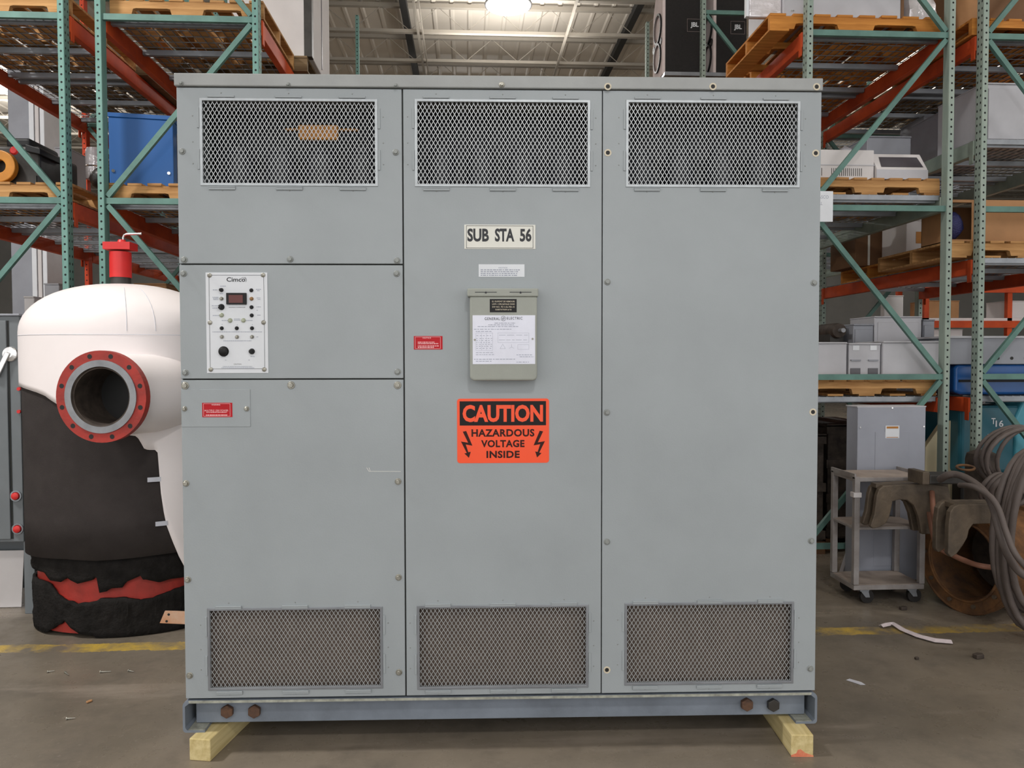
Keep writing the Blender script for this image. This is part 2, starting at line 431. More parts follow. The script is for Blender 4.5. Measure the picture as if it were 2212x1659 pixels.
# top cap
cap = MB(); cx0, cx1 = C(375, 170, -.012)[0], C(1778.5, 180, -.012)[0]
cap.box(cx0, cx1, -.012, DEP+.012, ZT, ZCAP)
cap = cap.build('top_cap', MT['paint_cap'], cab, bevel=.004)
def P_(name, x0, x1, z0, z1, holes=()):
    return MB().sheet(x0, x1, z0, z1, list(holes), 0, .012).build(name, MT['paint'], cab, bevel=.0025)
g = .0028
p_ul = P_('access_panel', 0, s1-g, zl1+g, ZT-.003, [hole('UL')])
p_ml = P_('access_panel', 0, s1-g, zl2+g, zl1-g)
p_ll = P_('access_panel', 0, s1-g, ZB+.004, zl2-g, [hole('LL')])
p_m = P_('access_panel', s1+g, s2-g*.7, ZB+.004, ZT-.003, [hole('UM'), hole('LM')])
p_r = P_('access_panel', s2+g*.7, CWID, ZB+.004, ZT-.003, [hole('UR'), hole('LR')])

# bolts, empty bolt holes
def bolt(px, py, par, off=0., r=.0105, m='boltp', washer=True):
    x, z = C(px, py, off); b = MB()
    b.cyl((x, off, z), (x, off-.0035, z), r*1.25, r*1.2, 18)
    hexa = [(x+r*.85*cos(i*pi/3+.3), z+r*.85*sin(i*pi/3+.3)) for i in range(6)]
    b.prism(hexa[::-1], off-.0035, off-.0115, 'y')
    return b.build('bolt', MT[m], par, bevel=.0012, seg=1)
def bhole(px, py, par, off=0.):
    x, z = C(px, py, off); b = MB(); b.ring((x, off, z), (0, -1, 0), .0085, .0145, .0015, 24)
    b.cur = 1; b.cyl((x, off-.0002, z), (x, off-.0008, z), .0088, n=20)
    return b.build('bolt_hole', [MT['cream'], MT['dark']], par)
for q in ((392, 180), (623, 183), (855, 185)): bolt(*q, cap, -.012, .007)
bolt(1084, 183, cap, -.012, .0095, 'bolt')
for q in ((1313, 187), (1540, 187), (1764, 187.5)): bhole(*q, cap, -.012)
for q in ((394, 327), (855, 329), (398, 561), (627, 560), (858, 563)): bolt(*q, p_ul)
for q in ((397, 591), (857, 591), (401, 805), (859, 803)): bolt(*q, p_ml)
for q in ((400, 833), (629, 832), (859, 832)): bolt(*q, p_ll, 0, .0125, 'bolt')
for q in ((402, 1044), (860, 1040), (406, 1252), (861, 1247), (410, 1459), (862, 1452)): bolt(*q, p_ll, 0, .0108, 'bolt')
for q in ((1313, 330), (1762, 331), (1756, 890), (1311, 1447)): bhole(*q, p_r)
for q in ((1312, 609), (1758, 611), (1311, 891), (1311, 1170), (1752, 1168), (1750, 1444)): bolt(*q, p_r)

# small cover plate on the lower left panel, with its red warning label
x0, x1, z0, z1 = CR(392, 841, 541, 922)
cov = MB().box(x0, x1, -.003, 0, z0, z1).build('cover_plate', MT['paint'], cab, bevel=.001)
for q in ((399, 883), (533, 883)): bolt(*q, cov, -.003, .0085, 'bolt')

# vents
def vent(k):
    x0, x1, z0, z1 = vents[k]; up = k[0] == 'U'
    b = MB(); px, pz = .0169, (.0282 if up else .0262); w = .0025 if up else .0018; y = .008
    ix0, ix1, iz0, iz1 = x0+.004, x1-.004, z0+.004, z1-.004
    sl = pz/px
    for sgn in (1, -1):
        n = int((ix1-ix0)/px+(iz1-iz0)/pz)+3
        for i in range(-n, n+1):
            # line z = iz0 + sgn*sl*(x - xa)
            xa = ix0+i*px
            pts = []
            for (X) in (ix0, ix1):
                Z = iz0+sgn*sl*(X-xa)
                if iz0 <= Z <= iz1: pts.append((X, Z))
            for Z in (iz0, iz1):
                X = xa+sgn*(Z-iz0)/sl
                if ix0 < X < ix1: pts.append((X, Z))
            if len(pts) >= 2:
                p, q = pts[0], max(pts[1:], key=lambda t: abs(t[0]-pts[0][0])+abs(t[1]-pts[0][1]))
                if abs(p[0]-q[0]) > .003:
                    o = .0006*sgn
                    b.bar((p[0], y+o, p[1]), (q[0], y+o, q[1]), .0016, w, up=(0, 1, 0)) if False else b.bar((p[0], y+o, p[1]), (q[0], y+o, q[1]), w, .0016, up=(0, 1, 0))
    scr = b.build('vent_screen', MT['strand'], cab)
    fr = MB(); t = .009 if up else .0085
    fr.sheet(x0-.002, x1+.002, z0-.002, z1+.002, [(x0+t, x1-t, z0+t, z1-t)], -.004, .004)
    fr.build('frame', MT['galv'] if up else MT['deckgalv'], scr, bevel=.0015)
    L = x1-x0
    for f in (.12, .5, .86):
        for zz, s in ((z0-.012, -1), (z1+.004, 1)):
            c = x0+L*f; hw = .052
            if up and s == 1:
                cl = MB().box(c-hw, c+hw, -.006, 0, zz, zz+.008)
            else:
                cl = MB().box(c-hw, c+hw, -.007, -.0005, zz-.006, zz+.007); cl.box(c-hw, c+hw, -.009, -.007, zz+.003, zz+.007)
            cl.build('clip', MT['paint'], scr, bevel=.001)
    for f in (.3, .78):
        for xx in (x0-.012, x1+.003):
            z = z0+(z1-z0)*f
            MB().box(xx, xx+.009, -.004, 0, z-.04, z+.04).build('clip', MT['paint'], scr, bevel=.001)
    rv = MB()
    for f in (.12, .5, .86):
        for zz in (z0-.02, z1+.022): rv.cyl((x0+L*f, 0, zz), (x0+L*f, -.002, zz), .0028, .002, 8)
    for f in (.25, .5, .8):
        for xx in (x0-.03, x1+.024): rv.cyl((xx, 0, z0+(z1-z0)*f), (xx, -.002, z0+(z1-z0)*f), .0028, .002, 8)
    rv.build('rivet', MT['boltp'], scr)
for k in vents: vent(k)

# base channels, hex bolts
zt = ZB-.004
b = MB(); yw = .055
zf = C(1000, 1553, yw)[1]
b.box(.008, CWID-.008, -.002, yw+.01, zt-.011, zt); b.box(.02, CWID-.02, yw, yw+.008, zf, zt-.011)
tag(b.build('base_channel', MT['paint_base'], cab, bevel=.002), 'front sill channel with lighter upper edge')
b = MB().box(.012, CWID-.012, -.0035, -.0015, zt-.0105, zt-.0005)
b.build('pale_sill_edge', MT['paint_edge'], cab)  # lighter strip along the front edge of the sill
for side in (0, 1):
    xo = -.012 if side == 0 else CWID+.009; s = 1 if side == 0 else -1
    prof = []
    for k in range(7):
        a = pi/2*k/6; prof.append((xo+s*(.022-.022*sin(a)), zt-.022+.022*cos(a)))
    for k in range(7):
        a = pi/2*k/6; prof.append((xo+s*(.014-.014*cos(a)), .089+.014-.014*sin(a)))
    prof += [(xo+s*.088, .089), (xo+s*.088, .096), (xo+s*.018, .098), (xo+s*.0095, .108), (xo+s*.0095, zt-.024), (xo+s*.026, zt-.0105)]
    if side == 0: prof = prof[::-1]
    MB().prism(prof, -.004, DEP, 'y').build('side_channel', MT['paint_base'], cab)
    MB().box(xo+s*.02, xo+s*.086, .0, .3, .0965, .099).build('rail_strip', MT['paint_edge'], cab)  # lighter strip on top of the lower flange
for q, m in (((489, 1539), 'rustbolt'), ((548, 1539), 'rustbolt'), ((1615, 1524), 'rustbolt'), ((1672, 1525), 'darksteel')):
    x, z = C(*q, yw-.02); r = .0275; b = MB()
    b.prism([(x+r*cos(i*pi/3+.5), z+r*sin(i*pi/3+.5)) for i in range(6)][::-1], yw, yw-.02, 'y')
    b.build('hex_bolt', MT[m], cab, bevel=.003)

# ------------------------------------------------------------------ signs, plates and lettering
# SUB STA 56
x0, x1, z0, z1 = CR(1003, 485.5, 1156.5, 538)
sg = MB().box(x0, x1, -.002, 0, z0, z1).build('name_sign', MT['ivory'], cab, bevel=.0006)
t = MB(); frame_lines(t, x0+.0075, x1-.009, z0+.003, z1-.004, -.0026, .0016)
for w, a, c in (('SUB', 1009.5, 1056), ('STA', 1069, 1111), ('56', 1123, 1148)):
    r = CR(a, 493.5, c, 522, -.0026); text_mb(t, w, r[0], r[1], r[2], r[3], -.0026, .036)
t.build('lettering', MT['ink'], sg)
# pale paper notice
x0, x1, z0, z1 = CR(1034, 571, 1133, 598)
nt = MB().box(x0, x1, -.001, 0, z0, z1).build('paper_notice', MT['white'], cab)
t = MB(); h = (z1-z0)
text_mb(t, 'NOTICE', x0+.08, x0+.115, z1-.017, z1-.011, -.0015)
for i in range(4): dashes(t, x0+.008, x1-random.uniform(.006, .03), z1-.024-i*.0072, .0034, -.0015)
t.build('lettering', MT['greyink'], nt)
# red labels
def redlabel(pxr, rows, off, title):
    x0, x1, z0, z1 = CR(*pxr, off)
    lb = MB().box(x0, x1, off-.0012, off, z0, z1).build('red_label', MT['red'], cab)
    t = MB(); y = off-.0017; frame_lines(t, x0+.005, x1-.008, z0+.003, z1-.003, y, .0012)
    w = x1-x0; h = z1-z0
    text_mb(t, title, x0+w*.31, x0+w*.6, z1-h*.19, z1-h*.09, y, .02)
    for fz, fh, a, c, txt in rows:
        if txt: text_mb(t, txt, x0+w*a, x0+w*c, z1-h*(fz+fh), z1-h*fz, y, .015)
        else: dashes(t, x0+w*a, x0+w*c, z1-h*(fz+fh), h*fh, y, .003, .009, .0016)
    t.build('lettering', MT['redlt'], lb)
redlabel((894, 726, 956, 755), [(.42, .07, .14, .72, None), (.53, .07, .14, .86, None), (.7, .07, .14, .87, None), (.81, .07, .14, .7, None)], 0, 'NOTICE')
redlabel((437, 870, 502, 901), [(.48, .12, .08, .87, 'MULTIPLE 120V POWER'), (.63, .06, .14, .82, None), (.82, .08, .12, .84, None)], -.003, 'WARNING')

# CAUTION sign
x0, x1, z0, z1 = CR(987.5, 861, 1186, 1000)
W_, H_ = x1-x0, z1-z0; rr = .012
poly = []
for cx_, cz_, a0 in ((x1-rr, z1-rr, 0), (x0+rr, z1-rr, 90), (x0+rr, z0+rr, 180), (x1-rr, z0+rr, 270)):
    poly += [(cx_+rr*cos(rad(a0+k*15)), cz_+rr*sin(rad(a0+k*15))) for k in range(7)]
cs = MB().prism(poly[::-1], 0, -.0015, 'y').build('caution_sign', MT['orange_sign'], cab)
def q(fx, fy):  # from the close-up: fractions of the sign
    return x0+W_*fx, z1-H_*fy
sx = lambda u: (u-160)/1833; sz = lambda v: (v-88)/1300
t = MB(); a = q(sx(212), sz(140)); c = q(sx(1932), sz(628)); flat(t, a[0], c[0], c[1], a[1], -.0021)
t.build('black_band', MT['sign_black'], cs)
t = MB(); a = q(sx(270), sz(560)); c = q(sx(1872), sz(212)); text_mb(t, 'CAUTION', a[0], c[0], a[1], c[1], -.0027, .04)
t.build('lettering', MT['orange_sign'], cs)
t = MB()
for w, u0, u1, v0, v1 in (('HAZARDOUS', 445, 1700, 702, 856), ('VOLTAGE', 636, 1502, 922, 1070), ('INSIDE', 742, 1405, 1140, 1288)):
    a = q(sx(u0), sz(v1)); c = q(sx(u1), sz(v0)); text_mb(t, w, a[0], c[0], a[1], c[1], -.0021, .035, 1.08)
boltp = [(272, 752), (340, 738), (462, 1034), (330, 1010), (382, 1168), (430, 1158), (393, 1280), (303, 1190), (350, 1182), (236, 950), (378, 975)]
for mir in (0, 1):
    # right arrow is the mirror image
    pl = [q(sx((2146-u) if mir else u), sz(v)) for u, v in boltp]
    t.prism(pl if mir else pl[::-1], -.0015, -.0021, 'y')
t.build('lettering', MT['sign_brown'], cs)

# metering plate box
lo = -.066
x0, x1, z0, z1 = CR(1015, 640, 1160.5, 822, lo)
rr = .018; poly = [(x0, z1), (x1, z1)]
for cx_, cz_, a0 in ((x1-rr, z0+rr, 0), (x0+rr, z0+rr, -90)):
    poly += [(cx_+rr*cos(rad(a0-k*15)), cz_+rr*sin(rad(a0-k*15))) for k in range(7)]
nb = MB().prism(poly, 0, lo, 'y').build('plate_holder_box', MT['nbox'], cab, bevel=.006)
a0, a1, c0, c1 = CR(1009.5, 623, 1163, 640.5, lo-.006)
b = MB().box(a0, a1, lo-.006, 0, c0, c1)
b.build('lid', MT['nbox'], nb, bevel=.004)
b = MB()
for u0, u1 in ((1026, 1073), (1101, 1148)):
    r = CR(u0, 630.5, u1, 631.8, lo-.007); b.box(r[0], r[1], lo-.007, lo-.005, r[2], r[3]); b.cyl(((r[0]+r[1])/2, lo-.006, r[2]), ((r[0]+r[1])/2, lo-.0085, r[2]), .004, n=10)
b.build('lid_slot', MT['ink'], nb)
r = CR(1058, 646, 1116, 674.5, lo-.001); bl = MB().box(r[0], r[1], lo-.0012, lo, r[2], r[3]).build('asset_label', MT['black'], nb)
r = CR(1021, 681, 1156, 786.5, lo-.001)
PX0, PX1, PZ0, PZ1 = r
pl = MB().box(r[0], r[1], lo-.0012, lo, r[2], r[3]).build('rating_plate', MT['plate'], nb)
y = lo-.0018
t = MB()
for txt, u0, u1, v0, v1 in (('E.I. DUPONT DE NEMOURS', 1063, 1112, 649.5, 652.8), ('UOP-1 CIRCLEVILLE OHIO', 1063, 1112, 655.3, 658.6), ('EW NO. 7511-56-700-10', 1063.5, 1111.5, 661.3, 664.6), ('SUBSTATION # 56', 1070, 1105, 667.2, 670.6)):
    r = CR(u0, v0, u1, v1, y); text_mb(t, txt, *r, y, .01)
t.build('lettering', MT['cream'], nb)
t = MB()
for txt, u0, u1, v0, v1 in (('GENERAL', 1047, 1080, 685.5, 691.5), ('ELECTRIC', 1095, 1128.5, 684.5, 690.5)):
    r = CR(u0, v0, u1, v1, y); text_mb(t, txt, *r, y, .012, 1.25)
mx, mz = C(1087.3, 688, y); t.ring((mx, y, mz), (0, -1, 0), .0085, .0098, .0004, 28)
for s in (-1, 1):
    t.tube([(mx+s*.0052*cos(k*.55)*(.35+.65*k/8), y, mz+s*.0052*sin(k*.55)*(.35+.65*k/8)) for k in range(9)], .0007, 5)
t.build('lettering', MT['ink'], nb)
t = MB(); Wp, Hp = PX1-PX0, PZ1-PZ0
for i, (fz, a, c) in enumerate([(.15, .35, .68), (.185, .25, .66), (.22, .08, .73), (.275, .02, .62), (.32, .05, .3), (.89, .02, .68), (.93, .05, .3), (.95, .7, .9), (.84, .75, .98), (.80, .7, .95)]):
    dashes(t, PX0+Wp*a, PX0+Wp*c, PZ1-Hp*fz-.003, .0022, y)
for (a, c, f0, f1) in ((.05, .32, .36, .72), (.4, .9, .36, .56), (.72, .9, .6, .7)): frame_lines(t, PX0+Wp*a, PX0+Wp*c, PZ1-Hp*f1, PZ1-Hp*f0, y, .0006)
for f in (.42, .48, .52, .56, .6, .64, .68): dashes(t, PX0+Wp*.06, PX0+Wp*.31, PZ1-Hp*f, .0018, y, .003, .008, .006)
for f in (.14, .22): flat(t, PX0+Wp*f, PX0+Wp*f+.0006, PZ1-Hp*.72, PZ1-Hp*.36, y)
for f in (.41, .51): dashes(t, PX0+Wp*.42, PX0+Wp*.88, PZ1-Hp*f, .0012, y, .01, .03, .006)
for f in (.77, .81): dashes(t, PX0+Wp*.05, PX0+Wp*.34, PZ1-Hp*f, .0018, y)
for k in range(3):
    a, b2 = 2*pi*k/3+pi/2, 2*pi*(k+1)/3+pi/2; ccx, ccz = PX0+Wp*.48, PZ1-Hp*.65
    t.bar((ccx+.012*cos(a), y, ccz+.012*sin(a)), (ccx+.012*cos(b2), y, ccz+.012*sin(b2)), .0007, .0004, (0, 1, 0))
    t.bar((ccx+.035, y, ccz), (ccx+.035+.011*cos(a), y, ccz+.011*sin(a)), .0007, .0004, (0, 1, 0))
t.build('fine_print', MT['greyink'], nb)
b = MB()
for q_ in ((1025.5, 734), (1150.5, 732)):
    x, z = C(*q_, y); b.cyl((x, lo, z), (x, lo-.004, z), .0045, .0035, 12)
b.build('screw', MT['bolt'], nb)

# control plate
x0, x1, z0, z1 = CR(446, 589, 579, 806)
cp = MB().box(x0, x1, -.003, 0, z0, z1).build('control_plate', MT['white'], cab, bevel=.0008)
kx = lambda u: 430+u/6.9125; kz = lambda v: 580+v/6.9125
y = -.0036
def KC(u, v, off=-.003): return C(kx(u), kz(v), off)
t = MB(); a = KC(165, 1502); c = KC(968, 97); frame_lines(t, a[0], c[0], a[1], c[1], y, .0013)
for txt, u0, u1, v0, v1, bd in (('Cimco', 412, 690, 132, 198, .018), ('MAXIMUM TEMPERATURE', 446, 690, 572, 586, 0), ('CAUTION', 520, 632, 1420, 1436, 0)):
    a = KC(u0, v1); c = KC(u1, v0); text_mb(t, txt, a[0], c[0], a[1], c[1], y, bd)
ox, oz = KC(660, 170)
for r, a0, a1 in ((.0095, 10, 150), (.0125, -40, 60)):
    t.tube([(ox+r*cos(rad(a)), y, oz+r*sin(rad(a))) for a in range(a0, a1+1, 10)], .0006, 5)
t.build('lettering', MT['ink'], cp); t = MB()
for u, v, w in ((205, 318, 70), (200, 428, 90), (210, 445, 80), (215, 462, 75), (190, 555, 90), (200, 590, 90), (205, 700, 100), (850, 310, 75), (868, 330, 40), (862, 438, 55), (875, 460, 40), (860, 572, 65), (870, 694, 50), (525, 752, 90), (525, 770, 90), (340, 775, 90), (700, 775, 100), (200, 945, 740), (365, 1078, 420), (335, 1312, 60), (770, 1312, 60), (355, 1462, 440), (335, 1482, 490), (318, 262, 80), (315, 375, 45), (860, 622, 18), (860, 1020, 22), (390, 1365, 18), (738, 1365, 20), (340, 832, 10), (566, 840, 10), (792, 836, 10)):
    a = KC(u, v+6); c = KC(u+w, v-3); dashes(t, a[0], c[0], a[1], c[1]-a[1], y, .002, .007, .0013)
t.build('fine_print', MT['greyink'], cp)
a = KC(415, 538); c = KC(713, 366)
ds = MB().box(a[0], c[0], -.012, -.003, a[1], c[1]).build('display_housing', MT['black'], cp, bevel=.0015)
a = KC(455, 515); c = KC(662, 398); MB().box(a[0], c[0], -.0126, -.0119, a[1], c[1]).build('display_window', MT['display'], cp)
def knob(u, v, r, m, name, h=.008):
    x, z = KC(u, v); r = r/6.9125/530; b = MB()
    b.cyl((x, -.003, z), (x, -.005, z), r*1.18, n=18); b.lathe([(r, 0), (r*.95, h*.7), (r*.6, h), (0, h)], (x, -.005, z), 18, (0, -1, 0))
    b.build(name, MT[m], cp, smooth=40)
for u, v in ((782, 326), (785, 578), (787, 700), (340, 892), (565, 892), (792, 892)): knob(u, v, 24, 'black', 'indicator_lamp')
knob(785, 452, 24, 'amber', 'indicator_lamp')
for u, v in ((338, 696), (466, 776), (664, 774)): knob(u, v, 28, 'greenlens', 'push_button')
for u, v in ((337, 450), (343, 1020), (568, 1022), (793, 1020)): knob(u, v, 24, 'bolt', 'push_button')
for u, v, r in ((335, 322, 25), (335, 575, 38), (368, 1238, 64), (790, 1238, 36)): knob(u, v, r, 'black', 'selector_knob', .016)
x, z = KC(305, 572); MB().box(x-.004, x+.003, -.0245, -.02, z-.0012, z+.0012).build('pointer', MT['white'], cp)
for u, v in ((157, 103), (957, 98), (164, 808), (963, 806), (177, 1508), (974, 1508)):
    x, z = KC(u, v); b = MB(); b.lathe([(.009, 0), (.0085, .003), (.005, .0055), (0, .006)], (x, -.003, z), 18, (0, -1, 0)); b.build('screw', MT['bolt'], cp, smooth=40)

# chalk scratch on the lower left panel, copper bar at the side
t = MB(); y = -.0004
for a, c in (((792, 1010), (797, 1018)), ((797, 1018), (866, 1018.5)), ((797, 1010), (800, 1018))):
    p, r = C(*a), C(*c); t.bar((p[0], y, p[1]), (r[0], y, r[1]), .0014, .0004, (0, 1, 0))
t.build('scratch', MT['ivory'], p_ll)
yb = .55
pts = [C(345, 1346, yb), C(356, 1320, yb), C(404, 1325, yb), C(404, 1354, yb)]
pts = [pts[0], pts[1], (0.01, pts[2][1]), (0.01, pts[3][1])]
b = MB().prism(pts, yb, yb+.008, 'y'); b.cur = 1
for q_ in ((364.5, 1327.5), (360, 1342)):
    x, z = C(*q_, yb); b.cyl((x, yb-.001, z), (x, yb+.002, z), .006, n=14)
tag(b.build('copper_bus_bar', [MT['copper'], MT['dark']], cab), 'drilled copper bar sticking out of the left side')

# ------------------------------------------------------------------ timber blocks under the cabinet
def block(px, pxr, label, rz, L):
    a = gz(*px, .089); c = gz(*pxr, .089); mid = (a+c)/2
    o = MB().box(-.0445, .0445, 0, L, 0, .089).build('timber_block', MT['wood4'], bevel=.004)
    o.location = (mid.x, mid.y, 0); o.rotation_euler = (0, 0, rz)
    tag(o, label, 'timber block', 'timbers under the cabinet'); return o
block((405, 1597), (457, 1596), 'pale yellow timber block under the left end of the transformer cabinet', rad(-11), 1.2)
block((1710, 1587.5), (1757, 1587.5), 'pale timber block with a red-stained end under the right end of the transformer cabinet', rad(-3.8), 1.35)
def red_stain(o):
    p = [(-.0445, 0), (.0445, 0), (.0445, .006), (.03, .010), (.012, .016), (-.006, .030), (-.018, .028), (-.024, .014), (-.036, .010), (-.0445, .006)]
    MB().prism(p[::-1], -.0008, .001, 'y').build('red_stain', MT['stain'], o)
red_stain(bpy.data.objects['timber_block.001'])
# ------------------------------------------------------------------ setting
struct('floor', MB().add([(-26, -7, 0), (26, -7, 0), (26, 34, 0), (-26, 34, 0)], [(0, 1, 2, 3)]), MT['floor'])
CZ = 7.45
b = MB(); p = .3; n = int(52/p)     # ribbed steel deck, ribs running away from the viewer
prof = []
for i in range(n):
    x = -26+i*p; prof += [(x, CZ), (x+.21, CZ), (x+.235, CZ-.02), (x+.275, CZ-.02)]
b.grid([[(x, y, z) for x, z in prof] for y in (-7, 34)])
struct('ceiling', b, MT['ceil'])
wallm = mat('painted_block_wall', (176, 174, 168), .8, 0, .08, 1.2)
struct('wall_back', MB().box(-26, 26, 33.9, 34, 0, CZ), wallm)
struct('wall_left', MB().box(-26, -25.9, -7, 34, 0, CZ), wallm)
struct('wall_right', MB().box(25.9, 26, -7, 34, 0, CZ), wallm)
k = 1
for i in range(14):
    Y = 10.63+1.27*i
    b = MB(); b.box(-26, 26, Y-.04, Y+.04, 6.93, 6.98); b.box(-26, 26, Y-.04, Y+.04, CZ-.11, CZ-.05)
    m = 56
    for j in range(m):
        xa = -26+52*j/m; xb = -26+52*(j+1)/m; mid = (xa+xb)/2
        b.bar((xa, Y, 6.97), (mid, Y, CZ-.09), .009, .009); b.bar((mid, Y, CZ-.09), (xb, Y, 6.97), .009, .009)
    struct('trim_%d' % k, b, MT['joist']); k += 1
for px, w in ((870, .11), (1386, .11)):
    q_ = gz(px, 0, 7.3); struct('trim_%d' % k, MB().box(q_.x-w/2, q_.x+w/2, 9, 30, 7.24, 7.36), MT['dark']); k += 1
for px, w in ((893, .035), (1246, .035), (904, .02)):
    q_ = gz(px, 0, 6.92); struct('trim_%d' % k, MB().box(q_.x-w/2, q_.x+w/2, 9, 30, 6.88, 6.92), MT['joist']); k += 1

# ------------------------------------------------------------------ high bay lamps
def lamp(px, py, z, label, r=.27, P=420):
    q_ = gz(px, py, z); t = thing('high_bay_lamp', label, 'lamp', (q_.x, q_.y, z), 0, 'high bay lamps')
    MB().lathe([(r*.55, .0), (r, 0), (r, .02), (r*.5, .26), (r*.28, .42), (0, .42)], n=28).build('reflector', MT['box'], t, smooth=40)
    MB().lathe([(0, -.05), (r*.6, -.045), (r*.93, -.012), (r*.93, .004)], n=28).build('lens', MT['lamp'], t, smooth=60)
    MB().cyl((0, 0, .4), (0, 0, CZ-.02-z), .012, n=8).build('hanger', MT['dark'], t)
    return q_
lamp(1098, 12, 6.5, 'bright high bay lamp hanging above the middle of the transformer cabinet', .33)
lamp(88, 252, 6.55, 'lit high bay lamp seen through the left rack')
lamp(2088, 196, 6.55, 'lit high bay lamp seen through the right rack')
def area(x, y, z, P, s, rx=0., ry=0., c=(1, .975, .94)):
    l = bpy.data.lights.new('ceiling_light', 'AREA'); l.energy = P; l.shape = 'DISK'; l.size = s; l.color = c
    o = bpy.data.objects.new('ceiling_light', l); COL.objects.link(o); o.location = (x, y, z); o.rotation_euler = (rx, ry, 0)
for x, y, P, U in ((.85, -2.6, 190, 0), (-7.5, -2., 60, 0), (.65, 5.3, 14, 75), (-4.6, 3.0, 320, 60), (6.4, 3.2, 70, 50), (.63, 12.6, 130, 100), (-9.4, 17.4, 220, 220), (9.95, 15.7, 220, 220), (0, 22, 330, 480), (-8.5, 9.5, 80, 90), (9, 9, 80, 90)):
    area(x, y, 6.35, P, .8)
    if U: area(x, y, 6.45, U, 2.2, pi)     # added upward lights that brighten the deck above
w = bpy.data.worlds.new('world'); SC.world = w; w.use_nodes = True
w.node_tree.nodes['Background'].inputs[0].default_value = (1, .99, .98, 1); w.node_tree.nodes['Background'].inputs[1].default_value = 1.72

# ------------------------------------------------------------------ insulated vessel
VX, VY, RX, RY = -2.098, 4.93, .578, .41
ZS = 1.755; ZTOP = at(262, 613, 4.9).z
tank = thing('insulated_vessel', 'white jacketed vessel with bare black foam and a red flanged pipe, left of the cabinet', 'tank', (VX, VY, 0))
def vp(th, z, ds=0.): return Vector((VX+(RX+ds)*cos(th), VY-(RY+ds)*sin(th), z))     # th from 0 (right) through pi/2 (front) to pi (left)
def th_of(px, z=1.):
    best = min((abs(proj(vp(k*pi/360, z))[0]-px), k*pi/360) for k in range(361)); return best[1]
def z_of(px, py):
    th = th_of(px); q_ = vp(th, 1); return at(px, py, q_.y).z
def interp(pts, x):
    if x <= pts[0][0]: return pts[0][1]
    for (a, u), (c, v) in zip(pts, pts[1:]):
        if x <= c: return u+(v-u)*(x-a)/(c-a)
    return pts[-1][1]
def edge_fn(pix):
    pts = sorted((th_of(x), z_of(x, y)) for x, y in pix)
    def f(th):
        th = th % (2*pi)
        if th > pi: return pts[-1][1]*(1-(th-pi)/pi)+pts[0][1]*(th-pi)/pi
        return interp(pts, th)
    return f
ths = [2*pi-2*pi*i/240 for i in range(240)]
def skin(zlo, zhi, ds, nz=10, rough=0., dome=False):
    rows = []
    for j in range(nz+1):
        rows.append([])
        for th in ths:
            a, c = zlo(th), zhi(th); z = a+(c-a)*j/nz
            r = ds+(random.uniform(-rough, rough) if rough and 0 < j < nz else 0)
            rows[-1].append(vp(th, z, r)-Vector((VX, VY, 0)))
    if dome:
        m = 14
        for j in range(1, m+1):
            a = pi/2*j/m; kk = cos(a) ** .86 if j < m else 0.0005
            rows.append([Vector(((RX+ds)*kk*cos(th), -(RY+ds)*kk*sin(th), ZS+(ZTOP-ZS)*sin(a))) for th in ths])
    return rows
jl = edge_fn([(42, 832), (50, 836), (66, 842), (84, 848), (100, 855), (112, 864), (124, 872), (200, 905), (262, 938), (296, 942), (303, 952), (310, 968), (320, 972), (339, 972), (342, 978), (343.5, 1000), (345, 1050), (350, 1098), (358, 1135), (370, 1170), (384, 1203), (398, 1228), (430, 1270)])
b = MB(); b.grid(skin(jl, lambda t: ZS, .0, 12, 0, True), True)
o = b.build('white_jacket', MT['jacket'], tank, smooth=50); s = o.modifiers.new('thick', 'SOLIDIFY'); s.thickness = .008; s.offset = -1
b = MB()
for th0 in (th_of(280), th_of(342)):
    pts = []
    for j in range(9):
        a = pi/2*j/12; kk = cos(a)**.86; pts.append(Vector(((RX+.001)*kk*cos(th0), -(RY+.001)*kk*sin(th0), ZS+(ZTOP-ZS)*sin(a))))
    b.tube(pts, .0018, 5)
b.tube([vp(t, ZS-.02, .0005)-Vector((VX, VY, 0)) for t in ths], .0016, 5, True)
b.build('jacket_seam', MT['tape'], tank)
fz = edge_fn([(62, 1203), (130, 1209), (200, 1213), (270, 1208), (330, 1201), (392, 1192)])
o = MB().grid(skin(fz, lambda t: ZS, -.014, 6), True).build('foam_insulation', MT['foam'], tank, smooth=50)
s = o.modifiers.new('thick', 'SOLIDIFY'); s.thickness = .03; s.offset = -1
ragged = edge_fn([(72, 1240), (85, 1258), (110, 1262), (125, 1252), (132, 1258), (150, 1266), (185, 1258), (190, 1252), (199, 1254), (202, 1286), (222, 1282), (228, 1276), (258, 1274), (264, 1262), (300, 1248), (312, 1256), (310, 1262), (345, 1262), (370, 1254), (400, 1250)])
o = MB().grid(skin(ragged, lambda t: fz(t)-.002, -.045, 6, .005), True).build('torn_foam', MT['foamd'], tank, smooth=60)
s = o.modifiers.new('thick', 'SOLIDIFY'); s.thickness = .02; s.offset = -1
MB().grid(skin(lambda t: .02, lambda t: .6, -.075, 8), True).build('red_shell', MT['primer'], tank, smooth=50)
low = edge_fn([(72, 1262), (82, 1268), (92, 1285), (112, 1300), (145, 1310), (185, 1308), (202, 1300), (260, 1297), (300, 1302), (330, 1296), (360, 1286), (400, 1270)])
rag2 = edge_fn([(72, 1372), (108, 1352), (112, 1345), (118, 1350), (128, 1362), (150, 1376), (188, 1380), (192, 1389), (300, 1392), (400, 1390)])
o = MB().grid(skin(lambda t: max(.006, rag2(t)), low, -.05, 8, .007), True).build('torn_foam', MT['foamd'], tank, smooth=60)
s = o.modifiers.new('thick', 'SOLIDIFY'); s.thickness = .018; s.offset = -1
